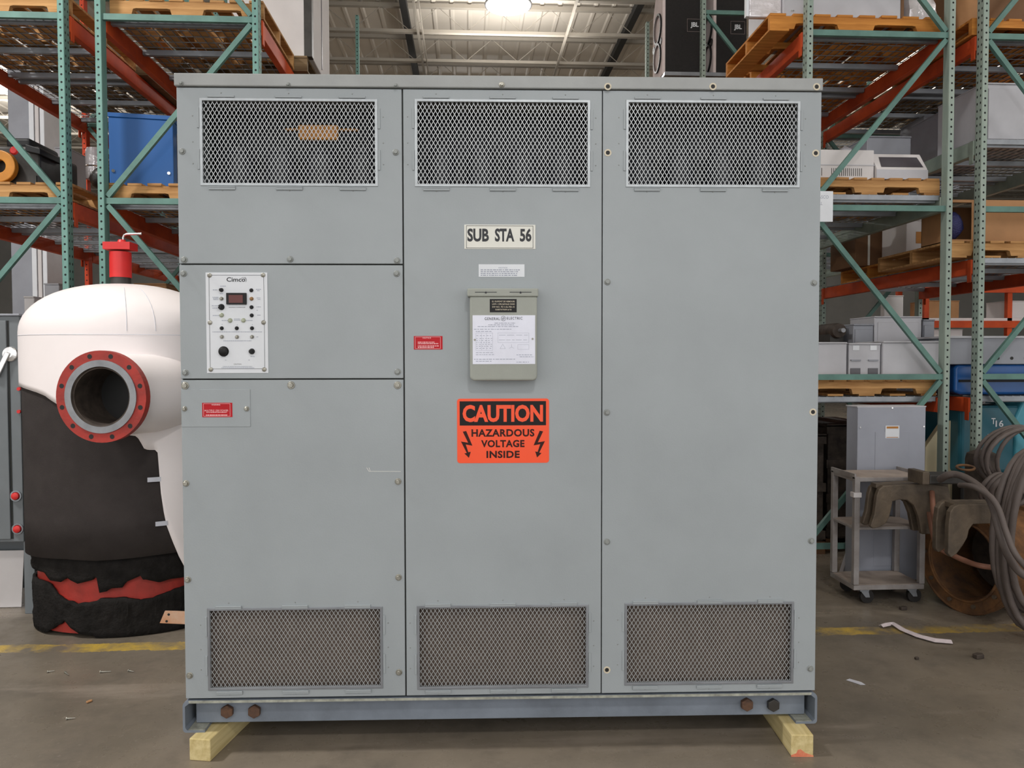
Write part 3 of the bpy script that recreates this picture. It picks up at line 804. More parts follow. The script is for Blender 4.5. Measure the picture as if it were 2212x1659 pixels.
for pa, pb in (((318, 1034), (341, 1038)), ((334, 1131), (353, 1134))):
    t0, t1 = th_of(pa[0]), th_of(pb[0]+6); z = z_of(330, (pa[1]+pb[1])/2); rows = []
    for zz in (z-.013, z+.013): rows.append([vp(t0+(t1-t0)*i/6, zz, .0025)-Vector((VX, VY, 0)) for i in range(7)])
    b = MB().grid(rows); o = b.build('tape_strip', MT['tape'], tank); s = o.modifiers.new('t', 'SOLIDIFY'); s.thickness = .002
# flanged nozzle
F0 = at(217, 857, 4.22)-Vector((VX, VY, 0)); AX = Vector((.10, 1, 0)).normalized()
b = MB(); P0 = F0+AX*.06
pth = [P0, P0+AX*.1, P0+AX*.2+Vector((.02, 0, 0)), P0+AX*.32+Vector((.07, 0, .0)), P0+AX*.43+Vector((.13, 0, 0)), P0+AX*.5+Vector((.18, 0, 0)), P0+AX*.54+Vector((.2, 0, 0))]
b.tube(pth, [.20, .215, .222, .222, .205, .16, .08], 40, caps=False)
o = b.build('nozzle_jacket', MT['jacket'], tank, smooth=60)
b = MB(); b.tube([P0-AX*.02, P0+AX*.012], .224, 40, caps=False); b.build('torn_collar', MT['foamd'], tank, smooth=40)
b = MB(); b.ring(F0+AX*.004, AX, .19, .2415, .045, 56); b.cur = 1
for i in range(12):
    a = 2*pi*(i+.5)/12; xx = AX.cross(Vector((0, 0, 1))).normalized(); c = F0+xx*(.217*cos(a))+Vector((0, 0, .217*sin(a)))
    b.cyl(c+AX*.0032, c+AX*.006, .0125, n=14)
nz = b.build('flange', [MT['primer'], MT['dark']], tank)
b = MB(); b.ring(F0-AX*.003, AX, .158, .192, .05, 56); b.build('raised_face', MT['steel'], tank)
bo = MB(); n = 48; xx = AX.cross(Vector((0, 0, 1))).normalized()
bo.grid([[F0+AX*(d-.002)+xx*(r*cos(2*pi*j/n))+Vector((0, 0, r*sin(2*pi*j/n))) for j in range(n)] for d, r in ((0, .158), (.012, .152), (.012, .147), (.268, .147))], True)
bo.build('bore', MT['bore'], tank, smooth=40)
c = F0+AX*.262; bo = MB(); bo.cyl(c, c+AX*.01, .15, n=40); bo.build('bore_end', MT['dark'], tank)
# relief valve behind the dome
VYr = 5.02
x0, x1, z0, z1 = rect(238, 545, 283, 600, VYr); cx = (x0+x1)/2
hw = (x1-x0)/2
a0, a1, zz0, zz1 = rect(231, 525, 289, 545, VYr)
b = MB()
b.lathe([(hw, z0), (hw, z1), (hw*1.02, zz0)], (cx-VX, VYr-VY, 0), 28); b.box(a0-VX, a1-VX, VYr-VY-.06, VYr-VY+.06, zz0+.012, zz1)
b.lathe([(.03, zz1), (.02, zz1+.02)], (cx-VX+.01, VYr-VY, 0), 16)
rv = b.build('relief_valve', MT['valve'], tank, bevel=.003, smooth=40)
zt_ = at(268, 506, VYr).z; xp = at(266, 506, VYr).x-VX; xq = at(306, 502, VYr).x-VX; yv = VYr-VY
MB().tube([(xp, yv, zz1), (xp, yv, zt_-.02), (xp+.006, yv, zt_-.006), (xp+.02, yv, zt_), (xq, yv, zt_+.004)], .0075, 12).build('outlet_pipe', MT['chrome'], rv, smooth=50)
MB().lathe([(hw*.92, ZTOP-.12), (hw*.92, z0)], (cx-VX, yv, 0), 24).build('neck', MT['darksteel'], rv, smooth=40)

# ------------------------------------------------------------------ grey switchgear at the left edge
GY = 5.03
x0, x1, z0, z1 = rect(-190, 682, 46, 1172, GY)
gear = thing('switchgear_cubicle', 'dark grey electrical cubicle with red pilot lamps at the left edge of the photo', 'cabinet', (x0, GY, 0))
wd = x1-x0
MB().box(0, wd, 0, .32, z0, z1).build('body', MT['swgr'], gear, bevel=.004)
MB().box(-.01, wd+.012, -.02, .33, z1, z1+.012).build('top_plate', MT['boxd'], gear, bevel=.002)
xs = at(22, 900, GY).x-x0
dr = MB().box(.03, xs-.006, -.015, 0, z0+.02, z1-.03).build('door', MT['swgr'], gear, bevel=.003)
MB().box(xs-.006, xs+.004, -.003, 0, z0+.02, z1-.03).build('door_gap', MT['seam'], gear)
hx, hz = at(16, 772, GY).x-x0, at(16, 772, GY).z
b = MB(); b.lathe([(.05, 0), (.045, .015), (.02, .02), (0, .02)], (hx+.02, 0, hz+.02), 20, (0, -1, 0)); b.bar((hx+.015, -.02, hz+.03), (hx-.05, -.035, hz-.12), .03, .015, (0, 1, 0))
b.build('door_handle', MT['chrome'], dr, bevel=.003)
for py, r in ((840, .011), (889, .011)):
    q_ = at(42, py, GY); MB().cyl((q_.x-x0, 0, q_.z), (q_.x-x0, -.012, q_.z), r, n=14).build('pilot_lamp', MT['valve'], gear)
for px, py in ((39, 1071), (43, 1142)):
    q_ = at(px, py, GY); c = (q_.x-x0-.01, 0, q_.z); b = MB(); b.ring(c, (0, -1, 0), .026, .034, .01, 28)
    pb = b.build('push_button_ring', MT['deckgalv'], gear); MB().lathe([(.023, 0), (.022, .02), (.012, .026), (0, .026)], c, 20, (0, -1, 0)).build('push_button', MT['valve'], pb, smooth=50)
for u in (at(61, 1260, GY).x-x0, .06):
    MB().box(u-.035, u+.03, .02, .1, 0, z0).build('foot', MT['swgr'], gear, bevel=.003)
MB().box(.06, wd, .25, .29, .1, z0).build('rear_foot_rail', MT['swgr'], gear)
x0, x1, z0, z1 = rect(-150, 1172, 47, 1290, 5.2)
o = MB().box(0, x1-x0, -.004, .004, 0, .36).build('white_sheet', MT['boxw'], bevel=.001); o.location = (x0, 5.19, .002); o.rotation_euler = (rad(-7), 0, 0)
tag(o, 'smooth white sheet leaning under the dark grey cubicle', 'sheet')
# ------------------------------------------------------------------ pallet racks
YF = [5.43, 7.92, 10.41, 12.9]; RH = 6.03
NODES = [.25, 1.46, 2.655, 3.87, 5.085]
def rack(label, xl, xr, levels, pm, zig, bays=2, pm2=None, name='pallet_rack', grey=()):
    t = thing(name, label, 'rack', (xl, YF[0], 0), 0, 'pallet racks')
    w = xr-xl
    for i in range(bays+1):
        y = YF[i]-YF[0]
        for sx_ in (0, 1):
            m = pm2[sx_] if (pm2 and i == 1) else pm
            b = MB().box(-.021, .021, -.038, .038, 0, RH); 
            b.build('post', MT[m], t, bevel=.003, seg=1, loc=(.021 if sx_ == 0 else w-.021, y+.038, 0), rot=(0, 0, 0 if sx_ == 0 else pi))
            MB().box((.021 if sx_ == 0 else w-.021)-.05, (.021 if sx_ == 0 else w-.021)+.05, y-.03, y+.11, 0, .008).build('foot_plate', MT['brace'], t)
        br = [((.04, z), (w-.04, z)) for z in NODES]
        for j in range(len(NODES)-1):
            a, c = NODES[j], NODES[j+1]; lr = (j+zig) % 2 == 0
            br.append(((.055, a+.03), (w-.055, c-.03)) if lr else ((w-.055, a+.03), (.055, c-.03)))
        for (xa, za), (xb, zb) in br:
            MB().bar((xa, y+.03, za), (xb, y+.03, zb), .03, .04 if za == zb else .034).build('brace', MT['brace'], t)
    for i in range(bays):
        ya, yb = YF[i]-YF[0]+.076, YF[i+1]-YF[0]
        for li, z in enumerate(levels[i]):
            for sx_ in (0, 1):
                xc = .021 if sx_ == 0 else w-.021; out = -1 if sx_ == 0 else 1
                b = MB(); b.box(xc-.024, xc+.024, ya+.002, yb-.002, z, z+.105)
                for yy0, yy1 in ((ya+.002, ya+.05), (yb-.05, yb-.002)): b.box(xc+out*.024, xc+out*.031, yy0, yy1, z-.06, z+.105)
                b.build('beam', MT['gbeam' if (i, li) in grey else 'beam'], t, bevel=.003, seg=1)
    return t
LV = [1.24, 2.55, 3.79]; RV = [1.20, 2.645, 3.79]; R2V = [1.20, 2.2, 3.05, 3.79]
rack('left pallet rack row nearest the cabinet, holding the blue cabinet', -2.457, -1.39, [LV, LV], 'postL', 0, 2)
rack('outermost left pallet rack row, holding the black engine', -3.722, -2.655, [LV, LV], 'postL', 1, 2, ('postO', 'postL'))
rack('right pallet rack row nearest the cabinet, holding the two black speakers', 2.37, 3.437, [RV, RV], 'postR', 0, 2, grey=((0, 1), (1, 1)))
rack('outermost right pallet rack row, holding the cardboard box', 3.64, 4.707, [R2V, RV], 'postR', 1, 2, grey=((0, 2), (1, 1)))

# wire decks: one built, the rest copied
def make_deck():
    t = thing('wire_deck', 'x', 'wire deck'); w, d = 1.02, 1.17
    b = MB()
    for i in range(18): x = .01+(w-.02)*i/17; b.box(x-.0025, x+.0025, 0, d, .004, .009)
    for i in range(12): y = .01+(d-.02)*i/11; b.box(0, w, y-.003, y+.003, .0, .005)
    for y in (.0, d): b.box(.03, w-.03, y-.003, y+.003, -.03, .005)
    b.build('wire_mesh', MT['deckgalv'], t)
    for y in (.06, d/2, d-.06): MB().prism([(y-.022, -.004), (y+.022, -.004), (y+.016, -.04), (y-.016, -.04)], .027, w-.027, 'x').build('support_channel', MT['deckgalv'], t)
    return t
deck0 = make_deck(); used = [0]
def decks(x, levels, bay, rowname, lvnames):
    for z, ln in zip(levels, lvnames):
        for k, hn in ((0, 'front'), (1, 'rear')):
            t = deck0 if used[0] == 0 else copy_tree(deck0); used[0] += 1
            t.location = (x+.023, YF[bay]+.085+k*1.195, z+.1105)
            t['label'] = 'galvanized wire deck, %s half, %s bay, %s level of %s' % (hn, ('near', 'far')[bay], ln, rowname)
            t['group'] = 'wire decks on the rack beams'
for bay in (0, 1):
    decks(-2.457, LV[1:] if bay else LV, bay, 'inner left rack', ['middle', 'top'] if bay else ['low', 'middle', 'top'])
    decks(-3.722, LV[1:], bay, 'outer left rack', ['middle', 'top'])
    decks(2.37, RV, bay, 'inner right rack', ['low', 'middle', 'top'])
decks(3.64, R2V, 0, 'outer right rack', ['lowest', 'second', 'third', 'top'])
decks(3.64, RV[1:], 1, 'outer right rack', ['middle', 'top'])
DT = .121   # deck surface above the underside of a beam

# pallets
def pallet(label, x0, y0, z, w=1.0, d=1.02, m='pallet', rz=0.):
    t = thing('wooden_pallet', label, 'pallet', (x0, y0, z), rz, 'wooden pallets on the racks')
    hs = .088; zb = .014
    for y in (0, d/2-.019, d-.038):
        poly = [(0, zb), (w*.14, zb), (w*.15, zb+.035), (w*.17, zb+.04), (w*.37, zb+.04), (w*.39, zb+.035), (w*.4, zb), (w*.6, zb), (w*.61, zb+.035), (w*.63, zb+.04), (w*.83, zb+.04), (w*.85, zb+.035), (w*.86, zb), (w, zb), (w, zb+hs), (0, zb+hs)]
        MB().prism(poly, y, y+.038, 'y').build('stringer', MT[m], t)
    b = MB(); n = 8
    for i in range(n):
        bw = w/n*.74; x = (w-bw)*i/(n-1)+(random.uniform(-.006, .006) if 0 < i < n-1 else 0); e = random.uniform(-.006, .006)
        b.box(x, x+bw, -.004+e, d+.004, zb+hs, zb+hs+.018)
    b.build('deck_boards', MT[m], t, bevel=.002, seg=1)
    b = MB()
    for i in range(5):
        bw = w/9; x = (w-bw)*i/4; b.box(x, x+bw, 0, d, 0, zb)
    b.build('bottom_boards', MT[m], t)
    return t
PH_ = .12
ZT_L, ZM_L, ZT_R, ZM_R, ZL_R = LV[2]+DT, LV[1]+DT, RV[2]+DT, RV[1]+DT, RV[0]+DT
# top left
pallet('pale pallet on the top beams of the outer left rack, nearest the camera', -3.66, 5.53, ZT_L, 1.0, 1.05)
pallet('pallet on the top beams of the outer left rack, behind the nearest one', -3.6, 6.66, ZT_L, 1.0, 1.05, 'palletd')
pallet('farthest pallet on the top beams of the outer left rack', -3.6, 8.25, ZT_L, 1.0, 1.2, 'palletd')
pallet('pale pallet on the top beams of the inner left rack, nearest the camera', -2.40, 5.53, ZT_L, 1.02, .95)
pallet('weathered pallet on the top beams of the inner left rack, under the tall white enclosure', -2.38, 6.5, ZT_L, 1.1, 1.15, 'palletd')
pallet('farthest pallet on the top beams of the inner left rack', -2.4, 8.15, ZT_L, 1.0, 1.2, 'palletd')
# middle left
pallet('pallet under the black engine on the outer left rack', -3.70, 5.53, ZM_L, 1.02, 1.05)
pallet('pallet under the blue cabinet on the inner left rack', -2.43, 5.53, ZM_L, 1.02, 1.05)
pallet('weathered pallet behind the blue cabinet on the inner left rack', -2.4, 6.8, ZM_L, 1.0, 1.0, 'palletd')
# right
pallet('orange-brown pallet overhanging the aisle on the top beams of the inner right rack', at(1663, 60, 5.53).x, 5.53, ZT_R, 1.25, .95, 'palleto')
pallet('second pallet on the top beams of the inner right rack, behind the overhanging one', 2.4, 6.6, ZT_R, 1.0, 1.1, 'palleto')
pallet('pallet under the black speakers on the inner right rack', 2.36, 8.03, ZT_R, 1.05, 1.2, 'palletd')
pallet('orange-brown pallet on the top beams of the outer right rack', 3.62, 5.53, ZT_R, 1.06, 1.05, 'palleto')
pallet('second pallet on the top beams of the outer right rack, farther back', 3.7, 6.7, ZT_R, 1.0, 1.1, 'palletd')
pallet('light pallet under the two white machine housings on the inner right rack', 2.36, 5.53, ZM_R, 1.04, 1.05, 'pallet')
pallet('pallet under the grey enclosures on the low beams of the inner right rack', 2.36, 5.53, ZL_R, 1.04, 1.1, 'pallet')
pallet('pallet under the cardboard box on the outer right rack', at(2052, 530, 5.53).x, 5.53, R2V[1]+DT, 1.15, 1.0, 'pallet')
pallet('long brown pallet under the pale cartons, behind the cardboard box', 3.68, 6.55, R2V[1]+DT, 1.0, 1.05, 'palleto')

# ------------------------------------------------------------------ goods on the racks
def enclosure(name, label, cat, r, Y, dep, m, group=None, rz=0., door=True, lip=.012, knock=0):
    x0, x1, z0, z1 = r
    t = thing(name, label, cat, (x0, Y, z0), rz, group); w, h = x1-x0, z1-z0
    MB().box(0, w, 0, dep, 0, h-lip).build('body', MT[m], t, bevel=.004, seg=1)
    MB().box(-.001, w+.001, -.008, dep+.004, h-lip, h).build('lid', MT[m], t, bevel=.003, seg=1)
    if door:
        d = MB().box(w*.07, w*.93, -.008, 0, h*.06, h*.9).build('door', MT[m], t, bevel=.002, seg=1)
        MB().box(w*.86, w*.89, -.018, -.008, h*.42, h*.56).build('latch', MT['darksteel'], d)
    return t
# left: blue cabinet
x0, x1, z0, z1 = rect(238, 255, 371, 404, 5.62)
z0 = ZM_L+PH_; t = thing('blue_cabinet', 'plain blue metal cabinet on a pallet in the left rack', 'cabinet', (x0, 5.6, z0), rad(9)); w = x1-x0; h = z1-z0+.03
MB().box(0, w, 0, .62, 0, h-.03).build('body', MT['boxb'], t, bevel=.005); MB().box(-.004, w+.004, -.006, .626, h-.03, h).build('lid', MT['boxb'], t, bevel=.003)
b = MB()
for f in (.04, .9): b.cyl((w*f+.01, 0, h*.2), (w*f+.01, -.006, h*.2), .011, n=12)
b.build('screw', MT['chrome'], t)
MB().box(w, w+.003, .12, .5, .06, h-.09).build('side_sheet', MT['window'], t)  # dark grey sheet over most of the right side
# tall white enclosure
zz = ZT_L+PH_
x1 = at(661, 100, 6.52).x
t = thing('tall_white_enclosure', 'tall white enclosure with a black edge strip on the top left rack', 'enclosure', (x1-.62, 6.52, zz), 0)
MB().box(0, .62, 0, .8, 0, 1.75).build('body', MT['boxw'], t, bevel=.006)
MB().box(.605, .668, -.006, .07, 0, 1.75).build('edge_strip', MT['darksteel'], t, bevel=.004)
MB().box(.62, .668, .07, .82, 0, 1.75).build('side_door', MT['boxw'], t, bevel=.006)
MB().box(.668, .674, .42, .427, .05, 1.7).build('side_seam', MT['window'], t)
# grey carton on outer left top pallet (its foot only) - engine, column and drum
ez = ZM_L+PH_
x0, x1, _, zt1 = rect(-60, 300, 95, 388, 5.75)
t = thing('black_engine', 'black engine with orange flywheel and red cap on a pallet, left rack', 'engine', (x0, 5.7, ez)); w = x1-x0
MB().box(.05, w-.03, .05, .6, 0, .3).build('block', MT['darksteel'], t, bevel=.02, seg=3)
MB().box(.2, w-.12, .1, .5, .3, .37).build('rocker_cover', MT['black'], t, bevel=.02, seg=3)
q_ = at(6, 362, 5.72); MB().ring((q_.x-x0, .02, q_.z-ez), (0, -1, 0), .045, .11, .05, 32).build('flywheel', MT['yellow'], t, bevel=.006)
q_ = at(25, 323, 5.72); MB().lathe([(.03, 0), (.03, .03), (.02, .04), (0, .04)], (q_.x-x0, .08, q_.z-ez), 20, (0, -1, 0)).build('oil_cap', MT['valve'], t, smooth=40)
MB().prism([(w-.1, .30), (w+.0, .27), (w-.0, .23), (w-.1, .25)], .0, .3, 'y').build('bracket', MT['black'], t, bevel=.005)
MB().prism([(w-.06, .0), (w+.12, .0), (w-.02, .09), (w-.06, .1)], .05, .4, 'y').build('mounting_foot', MT['black'], t, bevel=.005)
q0 = at(20, 400, 8.6); q1 = at(62, 400, 8.6)
t = thing('grey_steel_column', 'tall grey steel column with white edge strips behind the outer left rack', 'column', (q0.x, 8.6, 0))
w = q1.x-q0.x+.04
MB().box(0, w, 0, .4, 0, 4.62).build('web', MT['boxd'], t, bevel=.01)
for a, c, m in ((w, w+.05, 'white'), (w+.06, w+.1, 'boxw'), (w+.11, w+.155, 'white')): MB().box(a, c, -.05, .3, 0, 4.5).build('edge_strip', MT[m], t, bevel=.006)
MB().lathe([(.19, 4.62), (.19, 4.7), (.1, 4.78), (0, 4.78)], (w/2, .2, 0), 20).build('cap', MT['boxd'], t, smooth=40)
x0, x1, z0, z1 = rect(94, 305, 124, 372, 6.45); enclosure('grey_enclosure', 'grey flat enclosure behind the black engine on the left rack', 'enclosure', (x0, x1, ez-.12, z1), 6.62, .3, 'box', door=False)
x0, x1, z0, z1 = rect(152, 302, 186, 372, 6.25)
t = thing('silver_drum', 'shiny silver drum standing between the two left racks', 'drum', ((x0+x1)/2, 6.5, z0)); r = (x1-x0)/2
MB().lathe([(r, 0), (r, z1-z0-.03), (r*.85, z1-z0), (0, z1-z0)], n=28).build('shell', MT['shiny'], t, smooth=40); MB().tube([(r*1.01*cos(a*pi/14), r*1.01*sin(a*pi/14), .1) for a in range(28)], .006, 6, True).build('hoop', MT['chrome'], t)
x0, x1, z0, z1 = rect(184, 360, 212, 402, 5.55)
b = MB(); rows = []
for i in range(9):
    a = pi*i/8; rr_ = .075*sin(a)+.002
    rows.append([(rr_*1.0*cos(2*pi*j/16)*random.uniform(.85, 1.1), rr_*.9*sin(2*pi*j/16), .075-.075*cos(a)+random.uniform(0, .006)) for j in range(16)])
o = b.grid(rows, True).build('wrapped_bundle', MT['blackwrap'], smooth=60); o.location = (at(200, 380, 5.75).x+.06, 5.75, ez)
tag(o, 'small black wrapped bundle at the left edge of the pallet holding the blue cabinet', 'bundle')
# low left, glimpsed over the dome of the vessel
zl = LV[0]+DT
for (pxr, Y, dp, m, nm, lb) in (((96, 612, 128, 650, ), 6.3, .4, 'box', 'grey_enclosure', 'small grey enclosure glimpsed above the vessel dome, left of the first teal post'),
                                ((52, 640, 74, 664), 6.2, .3, 'boxw', 'white_carton', 'small white carton glimpsed at the left shoulder of the vessel'),
                                ((290, 612, 360, 660), 6.6, .4, 'card', 'cardboard_carton', 'brown carton glimpsed above the vessel beside the grey cabinet')):
    x0, x1, z0, z1 = rect(*pxr, Y); enclosure(nm, lb, 'box', (x0, x1, zl, z1), Y, dp, m, door=False)
# ------------------------------------------------------------------ right: top shelf
def speaker(label, px0, px1, Y, badge, wide=.47, dep=.42):
    zb = at(1480, 161, Y).z; x0 = at(px0, 80, Y).x; w = at(px1, 80, Y).x-x0; h = 1.42
    t = thing('loudspeaker', label, 'loudspeaker', (x0, Y, zb), 0, 'black loudspeakers')
    # the grey baffle faces the aisle (left); the black side faces the camera
    MB().prism([(0, 0), (0, h), (.16, h), (dep, h*.62), (dep, 0)] if False else [(0, 0), (dep, 0), (dep, h), (0, h)], .03, w, 'x').build('carcass', MT['speaker'], t, bevel=.006)
    bf = MB().prism([(.0, 0), (dep, 0), (dep, h*.5), (dep*.3, h*.86), (0, h*1.0)], 0, .03, 'x').build('baffle', MT['baffle'], t)
    for y, z, r in ((dep*.45, .23, .145), (dep*.42, .53, .15)):
        b = MB(); b.lathe([(r, -.002), (r*1.02, .012), (r*.9, .014), (r*.85, .004), (r*.35, -.03), (r*.3, -.02), (0, -.012)], (0, y, z), 32, (-1, 0, 0)); wf = b.build('woofer', MT['cone'], bf, smooth=50)
        MB().ring((0, y, z), (-1, 0, 0), r*.9, r*1.03, .018, 32).build('surround', MT['black'], wf)
    for y, z in ((.06, .36), (dep-.05, .38)): MB().ring((-.001, y, z), (-1, 0, 0), .005, .04, .006, 20).build('bass_port', MT['black'], bf)
    r = [v for v in rect(*badge, Y)]
    bd = MB(); frame_lines(bd, r[0]-x0, r[1]-x0, r[2]-zb, r[3]-zb, -.003, .004)
    bo = bd.build('badge_frame', MT['cone'], t)
    lt = MB(); text_mb(lt, 'JBL', r[0]-x0+(r[1]-r[0])*.24, r[0]-x0+(r[1]-r[0])*.78, r[2]-zb+(r[3]-r[2])*.28, r[2]-zb+(r[3]-r[2])*.74, -.003, .03)
    lt.build('lettering', MT['white'], bo)
SY = 8.2
bz = at(1480, 161, SY).z-.04
x0 = at(1442, 160, SY).x-.02
cr = thing('plywood_crate', 'low dark crate carrying the two black loudspeakers on the right rack', 'crate', (x0, SY-.06, ZT_R+PH_))
w = 1.02; h = bz-ZT_R-PH_
MB().box(.02, w-.02, .02, .78, 0, h).build('body', MT['cardd'], cr, bevel=.004)
MB().box(-.03, w, -.02, .8, h, h+.04).build('top_board', MT['deckgalv'], cr, bevel=.003)
speaker('black loudspeaker with its grey two-woofer front facing left, nearer the aisle', 1431, 1516, SY, (1484, 41, 1516, 69))
speaker('second black loudspeaker, behind the thin teal post, half hidden by the diagonal brace', 1541, 1613, SY, (1578, 46, 1609, 74))
# enclosures on the overhanging pallet
zt = ZT_R+PH_+.001
x0, x1, _, z1 = rect(1690, -160, 1944, 45, 5.6); 
t = thing('grey_enclosure', 'large plain grey enclosure on the orange-brown overhanging pallet', 'enclosure', (x0, 5.58, zt)); w = x1-x0
MB().box(0, w, 0, .7, 0, .62).build('body', MT['box'], t, bevel=.006); MB().box(w, w+.02, -.004, .1, 0, .62).build('corner_trim', MT['cardd'], t)
b = MB()
for f in (.07, .085): b.cyl((w*f, 0, .04), (w*f, -.006, .04), .005, n=10)
b.build('screw', MT['chrome'], t)
x0, x1, _, z1 = rect(1619, -160, 1689, 45, 5.62)
xm = at(1690, 20, 5.62).x
t = thing('glossy_door_sheet', 'glossy white upright sheet at the overhanging end of the orange-brown pallet', 'sheet', (xm-.252, 5.6, zt))
MB().box(0, .24, 0, .05, 0, .62).build('face', MT['shiny'], t, bevel=.012, seg=3); MB().box(-.022, -.004, -.01, .03, 0, .62).build('corner_guard', MT['white'], t)
def lump(name, label, cat, pxr, Y, dep, z, m, squ=1., seed=3):
    rnd = random.Random(seed); x0, x1, _, z1 = rect(*pxr, Y); rows = []; cx = (x0+x1)/2; hw = (x1-x0)/2; H = z1-z
    n = 28
    for i in range(9):
        f = i/8; k = (1-.55*f**2.2)
        if i == 8: k = .02
        rows.append([(hw*k*max(-1, min(1, 1.25*cos(2*pi*j/n)))*rnd.uniform(.93, 1.03), dep/2+dep/2*k*max(-1, min(1, 1.25*sin(2*pi*j/n)))*rnd.uniform(.93, 1.03), H*min(1, f*1.05)) for j in range(n)])
    o = MB().grid(rows, True).build(name, m, smooth=35); o.location = (cx, Y, z)
    return tag(o, label, cat)
lump('wrapped_bundle', 'clear plastic wrapped bundle on the right end of the overhanging pallet', 'bundle', (1958, -60, 2036, 45), 5.62, .5, zt, MT['shiny'], seed=5)
x0, x1, _, z1 = rect(2062, -120, 2100, 40, 5.6)
o = MB().lathe([(.075, 0), (.075, .5), (.068, .52), (0, .52)], n=24).build('cardboard_tube', MT['card'], smooth=40); o.location = (3.705, 5.72, zt)
tag(o, 'upright brown cardboard tube between the grey-green posts on the top right shelf', 'tube')
x0, x1, _, z1 = rect(2126, -160, 2300, 46, 5.65)
t = thing('brown_carton', 'tall brown-grey carton at the top right corner of the photo', 'carton', (3.8, 5.62, zt)); w = .8
MB().box(0, w, 0, .8, 0, .8).build('body', MT['cardd'], t, bevel=.004); MB().box(-.004, w+.004, -.004, .804, .72, .8).build('lid', MT['cardd'], t, bevel=.003)
# middle shelf, inner right rack
zm = ZM_R+PH_+.001
x0, x1, z0, z1 = rect(1748, 325, 1885, 377, 5.62)
t = thing('white_machine_housing', 'white slotted machine housing on the middle right shelf, next to the transformer cabinet', 'housing', (x0, 5.6, zm)); w = x1-x0; h = z1-zm
MB().box(0, w, 0, .6, 0, h).build('body', MT['boxw'], t, bevel=.005)
MB().box(-.002, w+.002, -.004, .3, h*.47, h*.5).build('seam', MT['box'], t)
b = MB()
for i in range(24):
    if 4 <= i <= 7: continue
    x = w*(.08+.72*i/23); b.box(x, x+.004, -.0015, .001, h*.12, h*.38)
b.build('vent_slots', MT['seam'], t)
x0, x1, z0, z1 = rect(1891, 327, 2000, 381, 5.6)
t = thing('white_console_housing', 'white console housing with a dark tilted window on the middle right shelf', 'housing', (x0, 5.58, zm)); w = x1-x0; h = z1-zm
MB().prism([(0, 0), (.5, 0), (.5, h), (.10, h), (.0, h*.38)], 0, w, 'x').build('body', MT['boxw'], t, bevel=.004)
def slant(u, v, off=.004): return (w*u, .10*(v)-off, h*(.38+.62*v))
MB().add([slant(.10, .1), slant(.93, .1), slant(.9, .78), slant(.14, .78)], [(0, 1, 2, 3)]).build('window', MT['window'], t)
MB().box(-.003, w+.003, -.006, 0, 0, h*.34).build('kick_plate', MT['box'], t, bevel=.002)
x0, x1, z0, z1 = rect(1884, 288, 1980, 335, 6.1)
enclosure('grey_enclosure', 'wide grey enclosure behind the white console housing', 'enclosure', (x0, x1, zm, z1), 6.18, .35, 'boxd', door=False)
x0, x1, z0, z1 = rect(1828, 309, 1872, 335, 6.15)
lump('beige_cover', 'small beige rounded cover behind the white slotted housing', 'cover', (1820, 308, 1854, 340), 6.27, .2, zm, MT['box'], seed=9)
# paper tag on the rack beside the cabinet
x0, x1, z0, z1 = rect(1764, 413, 1799, 479, 5.36)
o = MB().box(x0, x1, 5.358, 5.3595, z0, z1).build('paper_tag', MT['white']); tag(o, 'white paper tag with handwriting at the right edge of the transformer cabinet', 'paper tag')
t = MB()
for w_, a, c, d, e in (('ASCO', 1768, 1790, 422, 429), ('AL', 1767, 1777, 436, 443)):
    r = rect(a, d, c, e, 5.3575); text_mb(t, w_, r[0], r[1], r[2], r[3], 5.3575)
t.build('lettering', MT['greyink'], o)
MB().tube([(x0+.05, 5.36, z1-.01), (x0+.05, 5.40, z1-.005), (x0+.05, 5.436, z1-.02)], .002, 5).build('tie', MT['white'], o)
# low shelf, inner right rack
zl = ZL_R+PH_+.001
def low(lbl, a, c, top, Y, dep, m, **k):
    x0, x1, z0, z1 = rect(a, top, c, 806, Y); return enclosure('grey_enclosure', lbl, 'enclosure', (x0, x1, zl, z1), Y, dep, m, 'grey enclosures on the low right shelf', **k)
low('pale grey enclosure on the low right shelf, at the transformer cabinet edge', 1752, 1829, 739, 5.6, .4, 'box', door=False)
t = low('grey enclosure with two dark windows on the low right shelf', 1833, 1902, 741, 5.6, .4, 'box', door=False)
x0, x1, z0, z1 = rect(1833, 741, 1903, 806, 5.6); w = x1-x0; h = z1-zl
for a in (.06, .6):
    MB().box(w*a, w*(a+.3), -.006, .004, h*.05, h*.3).build('dark_window', MT['window'], t); MB().box(w*(a+.06), w*(a+.26), -.004, .004, h*.8, h*.93).build('paper_label', MT['white'], t)
    MB().box(w*a, w*(a+.3), -.012, .004, h*.5, h*.54).build('ledge', MT['boxd'], t)
low('long pale grey enclosure on the low right shelf, behind the diagonal brace', 1907, 2030, 737, 5.58, .42, 'box', door=False)
def low2(lbl, a, c, top, Y, dep, m, **k):
    x0, x1, z0, z1 = rect(a, top, c, 806, Y); return enclosure('grey_enclosure', lbl, 'enclosure', (x0, x1, zl, z1), Y, dep, m, 'grey enclosures on the low right shelf', **k)
low2('short grey enclosure, back row of the low right shelf, beside the taller one', 1843, 1886, 700, 6.1, .4, 'boxd')
low2('tall grey enclosure in the back row of the low right shelf, under the diagonal brace', 1888, 1990, 683, 6.1, .4, 'box')
low2('narrow grey enclosure, back row of the low right shelf, behind the near post', 1993, 2018, 690, 6.16, .4, 'boxd')
x0, x1, z0, z1 = rect(1798, 690, 1831, 738, 6.15)
t = thing('electric_motor', 'dark round electric motor in the back row of the low right shelf', 'motor', ((x0+x1)/2, 6.15, zl)); r = (x1-x0)/2; zc = (z0+z1)/2-zl
